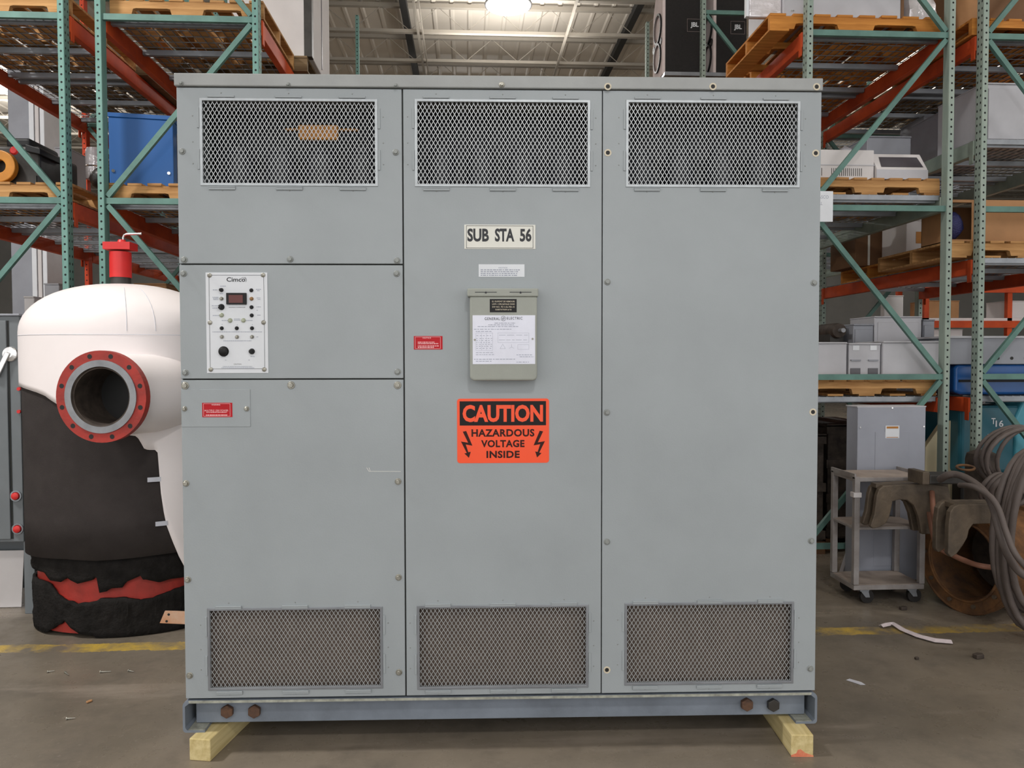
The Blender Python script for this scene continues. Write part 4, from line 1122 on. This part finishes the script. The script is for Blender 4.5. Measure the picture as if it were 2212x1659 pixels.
MB().lathe([(r*.4, 0), (r*.9, .01), (r, .05), (r, .3), (r*.8, .33), (0, .33)], (0, 0, zc), 24, (0, 1, 0)).build('casing', MT['bore'], t, smooth=40)
MB().box(-r*.9, r*.9, .05, .28, 0, zc).build('foot', MT['darksteel'], t); MB().cyl((0, 0, zc), (0, -.06, zc), .018, n=14).build('shaft', MT['steel'], t)
# second-level goods on the outer right rack
z2 = R2V[1]+DT+PH_+.001
def carton(name, label, a, c, top, Y, dep, m, z, bot=560, group=None):
    x0, x1, z0, z1 = rect(a, top, c, bot, Y); t = thing(name, label, 'box', (x0, Y, z), 0, group); w, h = x1-x0, z1-z
    MB().box(0, w, 0, dep, 0, h).build('body', MT[m], t, bevel=.004, seg=1); MB().box(w*.46, w*.54, -.002, dep+.002, h*.02, h+.002).build('tape', MT['ivory' if m != 'boxw' else 'tape'], t)
carton('grey_carton', 'wide brown-grey carton on the long brown pallet at right', 1848, 1906, 486, 7.1, .5, 'cardd', z2)
carton('white_carton', 'pale carton on the long brown pallet at right, right of the brown-grey one', 1909, 1946, 488, 7.1, .45, 'box', z2)
t = enclosure('white_enclosure', 'white enclosure with a yellow label on the long brown pallet at right', 'enclosure', (at(1958, 500, 6.62).x, at(2004, 500, 6.62).x, z2, at(1980, 474, 6.62).z), 6.62, .4, 'boxw', door=False)
w = at(2004, 500, 6.62).x-at(1958, 500, 6.62).x
MB().box(w*.45, w*.9, -.003, 0, .14, .24).build('yellow_label', MT['yellow'], t)
# cardboard box with bubble wrap
Yc = 5.6; x0, x1, z0, z1 = rect(2050, 432, 2230, 516, Yc); xa, xb = x0-.03, x1+.1; h = z1-z2; hw = at(2099, 470, Yc).x
t = thing('cardboard_box', 'open brown cardboard box stuffed with blue bubble wrap on the outer right rack', 'box', (xa, Yc, z2)); W2 = xb-xa; hx = hw-xa
b = MB(); b.sheet(0, W2, 0, h, [(.03, hx, .02, h-.02)], 0, .006); b.box(0, .006, 0, .3, 0, h); b.box(W2-.006, W2, 0, .3, 0, h); b.box(0, W2, .294, .3, 0, h); b.box(0, W2, 0, .3, 0, .006)
b.build('carton', MT['card'], t)
MB().add([(0, 0, h), (W2, 0, h), (W2, .28, h+.03), (0, .28, h+.03)], [(0, 1, 2, 3)]).build('flap', MT['card'], t)
MB().box(.75, .80, -.002, 0, 0, h).build('tape', MT['ivory'], t)
rows = []
for i in range(8):
    f = pi*i/7; rows.append([((.03+hx)/2+(hx-.03)*.52*sin(f)*cos(2*pi*j/18)*random.uniform(.9, 1.08), .13+.1*sin(f)*sin(2*pi*j/18), h*.44-h*.36*cos(f)) for j in range(18)])
o = MB().grid(rows, True).build('bubble_wrap', MT['bubble'], smooth=60); o.location = (xa, Yc, z2); tag(o, 'blue bubble wrap bulging inside the open cardboard box', 'bubble wrap')
# third level of outer right rack: big grey boxes
z3 = R2V[2]+DT
def big(lbl, a, c, top, Y, dep, m, z, bot=300):
    x0, x1, z0, z1 = rect(a, top, c, bot, Y); return enclosure('grey_enclosure', lbl, 'enclosure', (x0, x1, z, z1), Y, dep, m, 'big grey enclosures at the right edge')
big('big pale grey enclosure at the right edge of the photo, below the top shelf', 2122, 2290, 180, 5.62, .55, 'box', z3)
big('grey enclosure behind the pale one on the third shelf of the outer right rack', 2042, 2126, 235, 6.35, .5, 'boxd', z3)
big('brown-grey enclosure farther back on the third shelf of the outer right rack', 1995, 2075, 250, 7.2, .4, 'boxd', z3)
# lowest shelf of outer right rack
z4 = R2V[0]+DT
x0, x1, z0, z1 = rect(2026, 728, 2260, 812, 5.75)
t = thing('blue_tool_case', 'glossy blue plastic case under the big grey trough at the right edge', 'case', (x0+.05, 5.62, z4)); w = 1.0; hc = at(2120, 787, 5.62).z-z4
MB().prism([(0, .02), (.05, 0), (w, 0), (w, hc), (.02, hc), (0, hc-.03)], 0, .44, 'y').build('body', MT['boxbd'], t, bevel=.02, seg=3)
MB().box(.03, w, -.006, .44, hc*.42, hc*.5).build('rim', MT['black'], t)
x0, x1, z0, z1 = rect(2022, 727, 2280, 790, 5.6)
zt4 = z4+hc
t = thing('grey_trough', 'long grey sheet-metal trough resting on the blue case at the right edge', 'trough', (x0+.03, 5.6, zt4)); w = x1-x0-.03; h = z1-zt4
MB().prism([(.0, .03), (.03, 0), (w, 0), (w, h), (.09, h), (.07, h-.01)], 0, .44, 'y').build('body', MT['boxd'], t, bevel=.006)
MB().box(.05, w, -.014, .44, h-.012, h+.004).build('rim', MT['box'], t, bevel=.002)
b = MB()
for f in (.5, .62, .74): b.cyl((w*f, 0, h*.22), (w*f, -.003, h*.22), .012, n=14)
b.build('bolt_hole', MT['dark'], t)
# orange shelving far right
Yo = 9.4
x0, x1, z0, z1 = rect(1996, 636, 2420, 800, Yo)
t = thing('orange_shelving', 'low orange shelving with white trays seen far behind the right racks', 'shelving', (x0, Yo, 0)); w = x1-x0
zs = [at(2080, 632, Yo).z, at(2170, 708, Yo).z, at(2170, 770, Yo).z]
for xx in (.0, w*.42, w*.95):
    for yy in (0, .6): MB().box(xx, xx+.06, yy, yy+.06, 0, zs[0]+.12).build('post', MT['beam'], t)
for z in zs:
    MB().box(0, w, -.02, .02, z, z+.085).build('beam', MT['beam'], t); MB().box(0, w, 0, .6, z+.085, z+.12).build('shelf', MT['boxw'], t)
for i, (a, c, zz, m, lb) in enumerate(((.10, .5, zs[1]+.12, 'card', 'brown carton on the far orange shelving'), (1.12, 1.55, zs[1]+.12, 'boxw', 'white tray on the far orange shelving, right of the post'), (.15, .55, zs[2]+.12, 'boxw', 'white tray on the lower shelf of the far orange shelving'))):
    enclosure('tray' if m == 'boxw' else 'carton', lb, 'tray' if m == 'boxw' else 'box', (x0+a, x0+c, zz+.003, zz+.22), Yo+.09, .4, m, door=False)
x0, x1, z0, z1 = rect(1934, 642, 1973, 690, 7.9)
enclosure('white_sheet', 'white upright sheet seen between the right racks, above the tall grey enclosure', 'sheet', (x0+.1, x1+.12, RV[0]+DT-.0, z1+.05), 8.3, .08, 'boxw', door=False)
# ground level goods
Yt = 5.62; x0, x1, z0, z1 = rect(2086, 868, 2290, 1010, Yt)
t = thing('floor_scrubber', 'teal floor cleaning machine behind the hanging cables at the right edge', 'floor scrubber', (x0-.04, Yt, 0)); w = x1-x0
hz_ = at(2150, 868, Yt).z; hb = at(2150, 1000, Yt).z-.08
MB().box(0, w, 0, .6, hb, hz_-.03).build('tank_body', MT['teal'], t, bevel=.03, seg=3)
rx = at(2190, 900, Yt).x-x0+.04
MB().prism([(rx, hb+.02), (w-.02, hb+.02), (w-.02, hz_+.02), (rx+.06, hz_+.02), (rx, hz_-.12)], -.02, .4, 'y').build('recovery_tank', MT['cyan'], t, bevel=.02, seg=3)
MB().box(.02, w, .02, .58, .12, hb).build('chassis', MT['rubber'], t, bevel=.02)
for xx in (.12, w-.3): MB().lathe([(.12, 0), (.12, .07), (.05, .08), (0, .08)], (xx, .03, .12), 24, (0, -1, 0)).build('wheel', MT['rubber'], t, smooth=40)
lt = MB()
for txt, a, c, d, e in (('T', 2141, 2150, 903, 916), ('16', 2150, 2167, 908, 922)):
    r = rect(a, d, c, e, Yt); text_mb(lt, txt, r[0]-x0+.04, r[1]-x0+.04, r[2], r[3], -.003, .02)
r = rect(2133, 934, 2162, 941, Yt); dashes(lt, r[0]-x0+.04, r[1]-x0+.04, r[2], .012, -.003, .02, .04, .008)
lt.build('lettering', MT['white'], t)
x0, x1, z0, z1 = rect(1998, 872, 2062, 1030, 5.75)
o = MB().prism([(0, 0), (x1-x0, 0), (x1-x0, 1.12), (.14, 1.12), (0, .92)], 0, .05, 'y').build('cream_sheet', MT['creamp'], bevel=.004); o.location = (x0, 5.74, 0)
tag(o, 'cream sheet standing between the two grey-green posts', 'sheet')
x0, x1, z0, z1 = rect(2046, 966, 2104, 1060, 5.5); r = (x1-x0)/2
t = thing('dark_drum', 'dark round-topped drum between the two grey-green posts', 'drum', ((x0+x1)/2+.02, 5.3, 0))
MB().lathe([(r, 0), (r, z1-.06), (r*.9, z1-.02), (r*.5, z1), (0, z1)], n=28).build('shell', MT['bore'], t, smooth=40); MB().tube([(r*1.01*cos(a*pi/16), r*1.01*sin(a*pi/16), z1*.6) for a in range(32)], .008, 6, True).build('rib', MT['darksteel'], t)
x0, x1, z0, z1 = rect(1782, 1140, 1842, 1235, 5.9)
t = thing('grey_bracket', 'grey angle bracket standing on the floor behind the cart', 'bracket', (x0, 5.62, 0)); w = x1-x0; h = at(1810, 1145, 5.7).z
b = MB(); b.prism([(0, 0), (.09, 0), (.16, h), (.1, h)], 0, .05, 'y'); b.prism([(.1, h-.04), (w, h-.02), (w, h+.02), (.1, h+.02)], 0, .12, 'y'); b.build('frame', MT['box'], t, bevel=.003)
MB().prism([(w*.62, 0), (w*.8, 0), (w, h), (w*.9, h)], .03, .08, 'y').build('rear_leg', MT['boxd'], t)
# panelboard behind the cart
Yp = 5.28; x0, x1, z0, z1 = rect(1849, 876, 1995, 1218, Yp)
t = thing('panelboard', 'tall grey electrical panelboard with a warning label standing behind the cart', 'panelboard', (x0, Yp, 0)); w = x1-x0; h = at(1920, 877, Yp).z
MB().box(0, w, 0, .145, .05, h-.006).build('box', MT['panelbd'], t, bevel=.003)
MB().box(-.004, w+.004, -.012, .15, h-.008, h).build('cover_lip', MT['card'] if False else MT['box'], t)
cv = MB().box(0, w, -.012, 0, .05, h-.008).build('front_cover', MT['panelbd'], t, bevel=.002)
MB().box(w*.26, w*.75, -.0145, -.012, h*.12, h*.86).build('inner_door', MT['panelbd'], cv, bevel=.001)
for px, py in ((1925, 881), (1856, 923), (1993, 921)):
    q_ = at(px, py, Yp); MB().cyl((q_.x-x0, -.012, q_.z), (q_.x-x0, -.017, q_.z), .006, n=10).build('screw', MT['chrome'], cv)
r = rect(1910, 919, 1940, 946, Yp); lb = MB().box(r[0]-x0, r[1]-x0, -.016, -.0145, r[2], r[3]).build('warning_label', MT['white'], cv)
b = MB(); flat(b, r[0]-x0+.008, r[1]-x0-.008, r[3]-.02, r[3]-.006, -.0165); flat(b, r[0]-x0+.008, r[1]-x0-.008, r[2]+.004, r[2]+.008, -.0165); b.build('label_band', MT['yellow'], lb)
for xx in (.02, w-.1): MB().box(xx, xx+.08, .01, .13, 0, .05).build('plinth', MT['cardd'], t)

# dark goods under the right racks
def dark_crate(label, x, Y, w, d, h, m, slats=3):
    t = thing('dark_crate', label, 'crate', (x, Y, 0))
    for xx in (0, w-.1): MB().box(xx, xx+.1, 0, d, 0, .1).build('skid', MT['cardd'], t)
    MB().box(.015, w-.015, .015, d-.015, .1, h-.02).build('body', MT[m], t, bevel=.004)
    for i in range(slats):
        z = .12+(h-.2)*i/(slats-1); MB().box(0, w, 0, .015, z, z+.07).build('batten', MT['bore'], t)
    MB().box(0, w, 0, d, h-.02, h).build('lid', MT['bore'], t)
dark_crate('dark crate on the floor under the low right shelf, left of the panelboard', 2.44, 6.2, .46, .8, .98, 'bore')
dark_crate('second dark crate on the floor behind the panelboard', 2.95, 6.3, .45, .8, 1.05, 'bore', 4)
dark_crate('dark crate in the far bay of the inner right rack', 2.46, 8.1, .9, 1.0, 1.1, 'rubber')
def dark_bin(label, x, Y, z, w, d, h, m):
    t = thing('dark_bin', label, 'bin', (x, Y, z))
    MB().prism([(.03, 0), (w-.03, 0), (w, h), (0, h)], 0, d, 'y').build('body', MT[m], t, bevel=.006); MB().box(-.01, w+.01, -.01, d+.01, h-.03, h).build('rim', MT['bore'], t)
dark_bin('dark bin on the low right shelf, behind the electric motor', 2.46, 7.0, RV[0]+DT, .44, .6, .42, 'rubber')
dark_bin('second dark bin on the low right shelf, behind the tall grey enclosure', 2.97, 7.0, RV[0]+DT, .4, .6, .36, 'bore')
x0, x1, z0, z1 = rect(1832, 668, 1908, 690, 6.8)
dark_bin('yellow bin behind the grey enclosures on the low right shelf', 2.62, 8.1, RV[0]+DT, .5, .5, .56, 'yellow')

# cart
A = gz(1850, 1262, .2); Yc = 4.93
def cx(px, py, Y): return at(px, py, Y)
fl = at(1850, 1262, Yc); ft = at(1850, 1030, Yc)
zb_ = fl.z; ztp = ft.z; xl = ft.x; xr = at(1992, 1030, Yc).x; dp = .30
t = thing('steel_cart', 'grey steel three-shelf cart on casters in front of the grey panelboard', 'cart', (xl, Yc, 0)); w = xr-xl
zmid = at(1850, 1137, Yc).z
for xx in (0, w):
    for yy in (0, dp): MB().box(xx-.018, xx+.018, yy-.018, yy+.018, zb_, ztp).build('post', MT['cart'], t, bevel=.003)
for z, th in ((ztp, .03), (zmid, .02), (zb_, .035)):
    b = MB(); b.box(-.016, w+.016, -.016, dp+.016, z-th, z-.004)
    sh = b.build('shelf', MT['cart'], t, bevel=.002); MB().box(-.008, w+.008, -.008, dp+.008, z-.0045, z-.001).build('dusty_top', MT['cartshelf'], sh)
for xx in (-.018, w+.006): MB().box(xx, xx+.012, -.01, dp+.02, ztp-.012, ztp+.02).build('side_rail', MT['cart'], t)
MB().box(-.028, .024, -.024, .024, ztp-.13, ztp-.10).build('clamp', MT['boxw'], t)
for xx, yy in ((.06, .02), (w-.06, .02), (.06, dp-.02), (w-.06, dp-.02)):
    b = MB(); b.box(xx-.03, xx+.03, yy-.03, yy+.03, zb_-.045, zb_-.034); b.prism([(xx-.022, zb_-.045), (xx+.03, zb_-.045), (xx+.04, .04), (xx+.012, .04)], yy-.022, yy-.016, 'y'); b.prism([(xx-.022, zb_-.045), (xx+.03, zb_-.045), (xx+.04, .04), (xx+.012, .04)], yy+.016, yy+.022, 'y')
    c = b.build('caster', MT['deckgalv'], t); MB().cyl((xx+.026, yy-.014, .045), (xx+.026, yy+.014, .045), .045, n=20).build('wheel', MT['rubber'], c, smooth=40)

# rusty drum
Yw = 4.72; c0 = at(2083, 1222, Yw); R0 = .325
t = thing('rusty_drum_wheel', 'rusty iron drum wheel lying on its rim under the steel hooks', 'wheel', (c0.x, Yw, 0), 0)
ax = Vector((.956, .29, 0)).normalized(); zc = R0; prof = [(R0*.74, .0), (R0*.76, -.015), (R0*.96, -.015), (R0, 0), (R0, .05), (R0*.94, .06), (R0*.94, .42), (R0, .43), (R0, .48), (R0*.7, .48)]
b = MB(); b.lathe(prof+[(R0*.7, .30)], (0, 0, zc), 56, ax)
b.f = [f for f in b.f if len(f) == 4]; b.mi = [0]*len(b.f)
b.build('rim', MT['rust'], t, smooth=40)
b = MB(); b.lathe([(R0*.74, 0), (R0*.70, .02), (R0*.70, .34)], (0, 0, zc), 56, ax); b.f = [f for f in b.f if len(f) == 4]; b.mi = [0]*len(b.f); b.build('inner_barrel', MT['rustd'], t, smooth=40)
sd = ax.cross(Vector((0, 0, 1)))
for rr_, rt, ox in ((.76, .009, -.017), (.985, .011, -.008)):
    MB().tube([Vector((0, 0, zc))+ax*ox+sd*(R0*rr_*cos(2*pi*k/56))+Vector((0, 0, R0*rr_*sin(2*pi*k/56))) for k in range(56)], rt, 8, True).build('rim_lip', MT['rust'], t, smooth=60)
b = MB(); b.cyl(Vector((0, 0, zc))+ax*.34, Vector((0, 0, zc))+ax*.36, R0*.72, n=48); b.build('web_plate', MT['bore'], t)
sd = ax.cross(Vector((0, 0, 1))); b = MB()
for i in range(10):
    a = 2*pi*i/10; c = Vector((0, 0, zc))+sd*(R0*.85*cos(a))+Vector((0, 0, R0*.85*sin(a))); MB().cyl(c-ax*.015, c-ax*.028, .013, n=8).build('rim_bolt', MT['hook'], t)

# steel hook plates
hk = lambda u, v, Y: at(1760+u/4.148, 1000+v/4.148, Y)
def hook(label, pts, Y, th, gap, grp='steel hooks over the rusty drum'):
    t = thing('steel_hook', label, 'hook', (hk(*pts[0], Y).x, Y, 0), 0, grp); x0 = t.location.x
    poly = [(hk(u, v, Y).x-x0, hk(u, v, Y).z) for u, v in pts]
    for yy in (0, gap): MB().prism(poly[::-1], yy, yy+th, 'y').build('side_plate', MT['hook'], t, bevel=.006)
    zz = [p[1] for p in poly]; top = max(zz); xs_ = [p[0] for p in poly]
    MB().box(min(xs_)+.05, max(xs_), th, gap, top-.03, top-.004).build('top_web', MT['hook'], t)
    return t
hook('steel hook with a long arm reaching over the cart shelf', [(520, 590), (500, 570), (535, 460), (555, 300), (575, 240), (615, 205), (700, 200), (960, 186), (1040, 190), (1200, 210), (1225, 330), (1150, 420), (1085, 640), (960, 640), (930, 480), (890, 380), (830, 335), (760, 330), (700, 345), (690, 400), (672, 480), (640, 540), (575, 580)], 4.755, .035, .10)
hook('steel hook hanging in front of the rusty drum', [(1225, 850), (1195, 815), (1200, 560), (1215, 440), (1245, 395), (1290, 372), (1560, 368), (1745, 372), (1760, 540), (1420, 550), (1385, 600), (1370, 670), (1330, 740), (1275, 815)], 4.34, .04, .12)
x0 = hk(960, 150, 4.66); x1 = hk(1380, 240, 4.66)
t = thing('steel_clamp_block', 'grey steel clamp block with a lifting eye lying across the hooks', 'clamp', (x0.x, 4.66, x1.z+.034))
MB().box(0, .045, -.01, .16, 0, x0.z-x1.z+.015).build('jaw', MT['hook'], t, bevel=.006); MB().box(.05, x1.x-x0.x, 0, .14, .0, x0.z-x1.z-.005).build('bar', MT['darksteel'], t, bevel=.008)
cc = hk(1350, 105, 4.72); MB().tube([(cc.x-x0.x+.055*cos(2*pi*k/20), .06+.03*sin(2*pi*k/20), cc.z-x1.z+.01+.012*sin(2*pi*k/20)) for k in range(20)], .008, 8, True).build('lifting_eye', MT['rust'], t, smooth=60)
# hose draped over clamps and drum
def cable(name, label, cat, pts, r, m, group=None, sm=4):
    P = [hk(u, v, Y) for u, v, Y in pts]; out = []
    for i in range(len(P)-1):
        p0, p1, p2, p3 = P[max(i-1, 0)], P[i], P[i+1], P[min(i+2, len(P)-1)]
        for k in range(6):
            f = k/6; out.append(.5*((2*p1)+(p2-p0)*f+(2*p0-5*p1+4*p2-p3)*f*f+(3*p1-p0-3*p2+p3)*f**3))
    out.append(P[-1]); o = P[0]
    b = MB().tube([p-o for p in out], r, 10).build(name, m, smooth=60); b.location = o
    return tag(b, label, cat, group)
cable('hose', 'thick brown hose arching over the clamp block and down the right side of the drum', 'hose', [(1120, 150, 4.62), (1190, 110, 4.55), (1280, 105, 4.5), (1400, 160, 4.4), (1520, 260, 4.26), (1600, 400, 4.13), (1650, 600, 4.08), (1720, 800, 4.06), (1820, 960, 4.06), (1960, 1060, 4.04)], .021, MT['cable'])
cable('hose', 'second grey hose running beside the thick brown hose', 'hose', [(1300, 200, 4.44), (1390, 205, 4.33), (1480, 240, 4.2), (1580, 310, 4.1), (1650, 420, 4.06), (1715, 620, 4.02), (1800, 820, 3.97), (1940, 980, 3.95)], .016, MT['cable'])
cable('hose', 'reddish brown hose looping in front of the rusty drum opening', 'hose', [(1050, 260, 4.74), (1060, 400, 4.66), (1080, 560, 4.62), (1120, 700, 4.6), (1200, 800, 4.58), (1330, 870, 4.5), (1480, 920, 4.38), (1660, 945, 4.36)], .016, MT['cabler'])
cable('hose', 'inner reddish brown hose looping in front of the rusty drum opening', 'hose', [(1020, 440, 4.72), (1050, 620, 4.71), (1090, 740, 4.69), (1180, 810, 4.66), (1300, 850, 4.62), (1400, 890, 4.6)], .012, MT['cabler'])
# hanging cable coils at the right edge
def coil(label, u, v, Y, R, H, n, r, seed):
    rnd = random.Random(seed); c = hk(u, v, Y); b = MB(); H = (c.z-.012)/1.03 if n > 6 else H; t = thing('cable_coil', label, 'cable coil', (c.x, c.y, c.z-H), 0, 'cable coils at the right edge')
    for k in range(n):
        a = R*rnd.uniform(.82, 1.05); hh = H*rnd.uniform(.86, 1.02); dy = (.018 if n > 6 else .03)*(k-n/2); dx = rnd.uniform(-.03, .03)
        b = MB().tube([(dx+a*cos(2*pi*j/26)*(1+.1*sin(2*pi*j/26)), dy+.03*sin(4*pi*j/26), H-hh/2+hh/2*sin(2*pi*j/26)) for j in range(26)], r, 8, True)
        b.build('cable_loop', MT['cable'], t, smooth=60)
    return t
coil('upper coil of grey cable hanging against the teal machine at the right edge', 1860, -320, 5.06, .27, .42, 6, .014, 2)
coil('lower coil of thick grey cable hanging at the right edge', 1985, -100, 4.22, .2, .9, 7, .019, 4)
coil('short coil of cable above the pair of hoses at the right edge', 1690, 105, 4.80, .13, .21, 3, .016, 7)

# ------------------------------------------------------------------ floor debris
P = [gz(x, y, .004) for x, y in ((1903, 1355), (1918, 1353), (1930, 1352), (1950, 1362), (1985, 1376), (2020, 1385), (2055, 1388))]
wds = [.016, .022, .02, .022, .026, .034, .03]; rows = []
for i, p in enumerate(P):
    d = (P[min(i+1, len(P)-1)]-P[max(i-1, 0)]).normalized(); n_ = Vector((-d.y, d.x, 0)); zz = .012 if i in (1, 2) else .004
    rows.append([p-n_*wds[i]+Vector((0, 0, zz)), p+Vector((0, 0, zz+.008)), p+n_*wds[i]+Vector((0, 0, zz))])
o = MB().grid([[p-P[0] for p in r] for r in rows]).build('strap_scrap', MT['strap']); o.location = P[0]
s = o.modifiers.new('t', 'SOLIDIFY'); s.thickness = .003; tag(o, 'torn white plastic strap lying on the yellow floor line at right', 'strap')
def chip(name, label, cat, px, py, L, wd_, h, rz, m, grp=None):
    p = gz(px, py); b = MB(); b.prism([(-L/2, -wd_/2), (L*.3, -wd_*.6), (L/2, 0), (L*.2, wd_/2), (-L*.45, wd_*.4)], 0, h, 'z')
    o = b.build(name, MT[m], bevel=min(.002, h*.3), seg=1, loc=(p.x, p.y, .001), rot=(0, 0, rz)); return tag(o, label, cat, grp)
chip('dark_stone', 'dark stone lying on the floor right of the white strap scrap', 'stone', 2113, 1421, .06, .035, .022, .3, 'bore')
chip('dark_stone', 'smaller dark crumb on the floor between the white strap scrap and the cabinet', 'stone', 1980, 1424, .022, .018, .012, .3, 'bore')
chip('dark_stone', 'dark lump lying between the cart caster and the rusty drum', 'stone', 1951, 1317, .05, .03, .02, .2, 'bore')
chip('wood_scrap', 'small orange wood scrap on the bare floor at lower left', 'scrap', 193, 1517, .03, .014, .008, 1.0, 'card')
def screw(label, px, py, L, rz):
    p = gz(px, py); b = MB(); b.cyl((-L/2, 0, .006), (L/2, 0, .005), .0035, .0015, 8); b.cyl((-L/2-.003, 0, .0065), (-L/2, 0, .0065), .0065, n=10)
    o = b.build('metal_screw', MT['bolt'], loc=(p.x, p.y, 0), rot=(0, 0, rz)); tag(o, label, 'screw', 'screws dropped on the floor')
screw('longest metal screw on the floor at lower left, below the vessel', 145, 1458, .05, -.8)
screw('metal screw left of the longest one on the floor at lower left', 111, 1452, .03, .4)
screw('bright metal screw on the floor nearest the lower left corner of the cabinet', 284, 1452, .032, -.4)
screw('metal screw lying alone on the floor at the bottom left of the photo', 154, 1554, .034, .2)
screw('thin metal pin on the floor between the longest screw and the cabinet', 229, 1453, .05, .1)
chip('paper_scrap', 'pale scrap on the floor right of the cabinet, below the strap scrap', 'scrap', 1850, 1474, .09, .03, .002, -.9, 'tape')
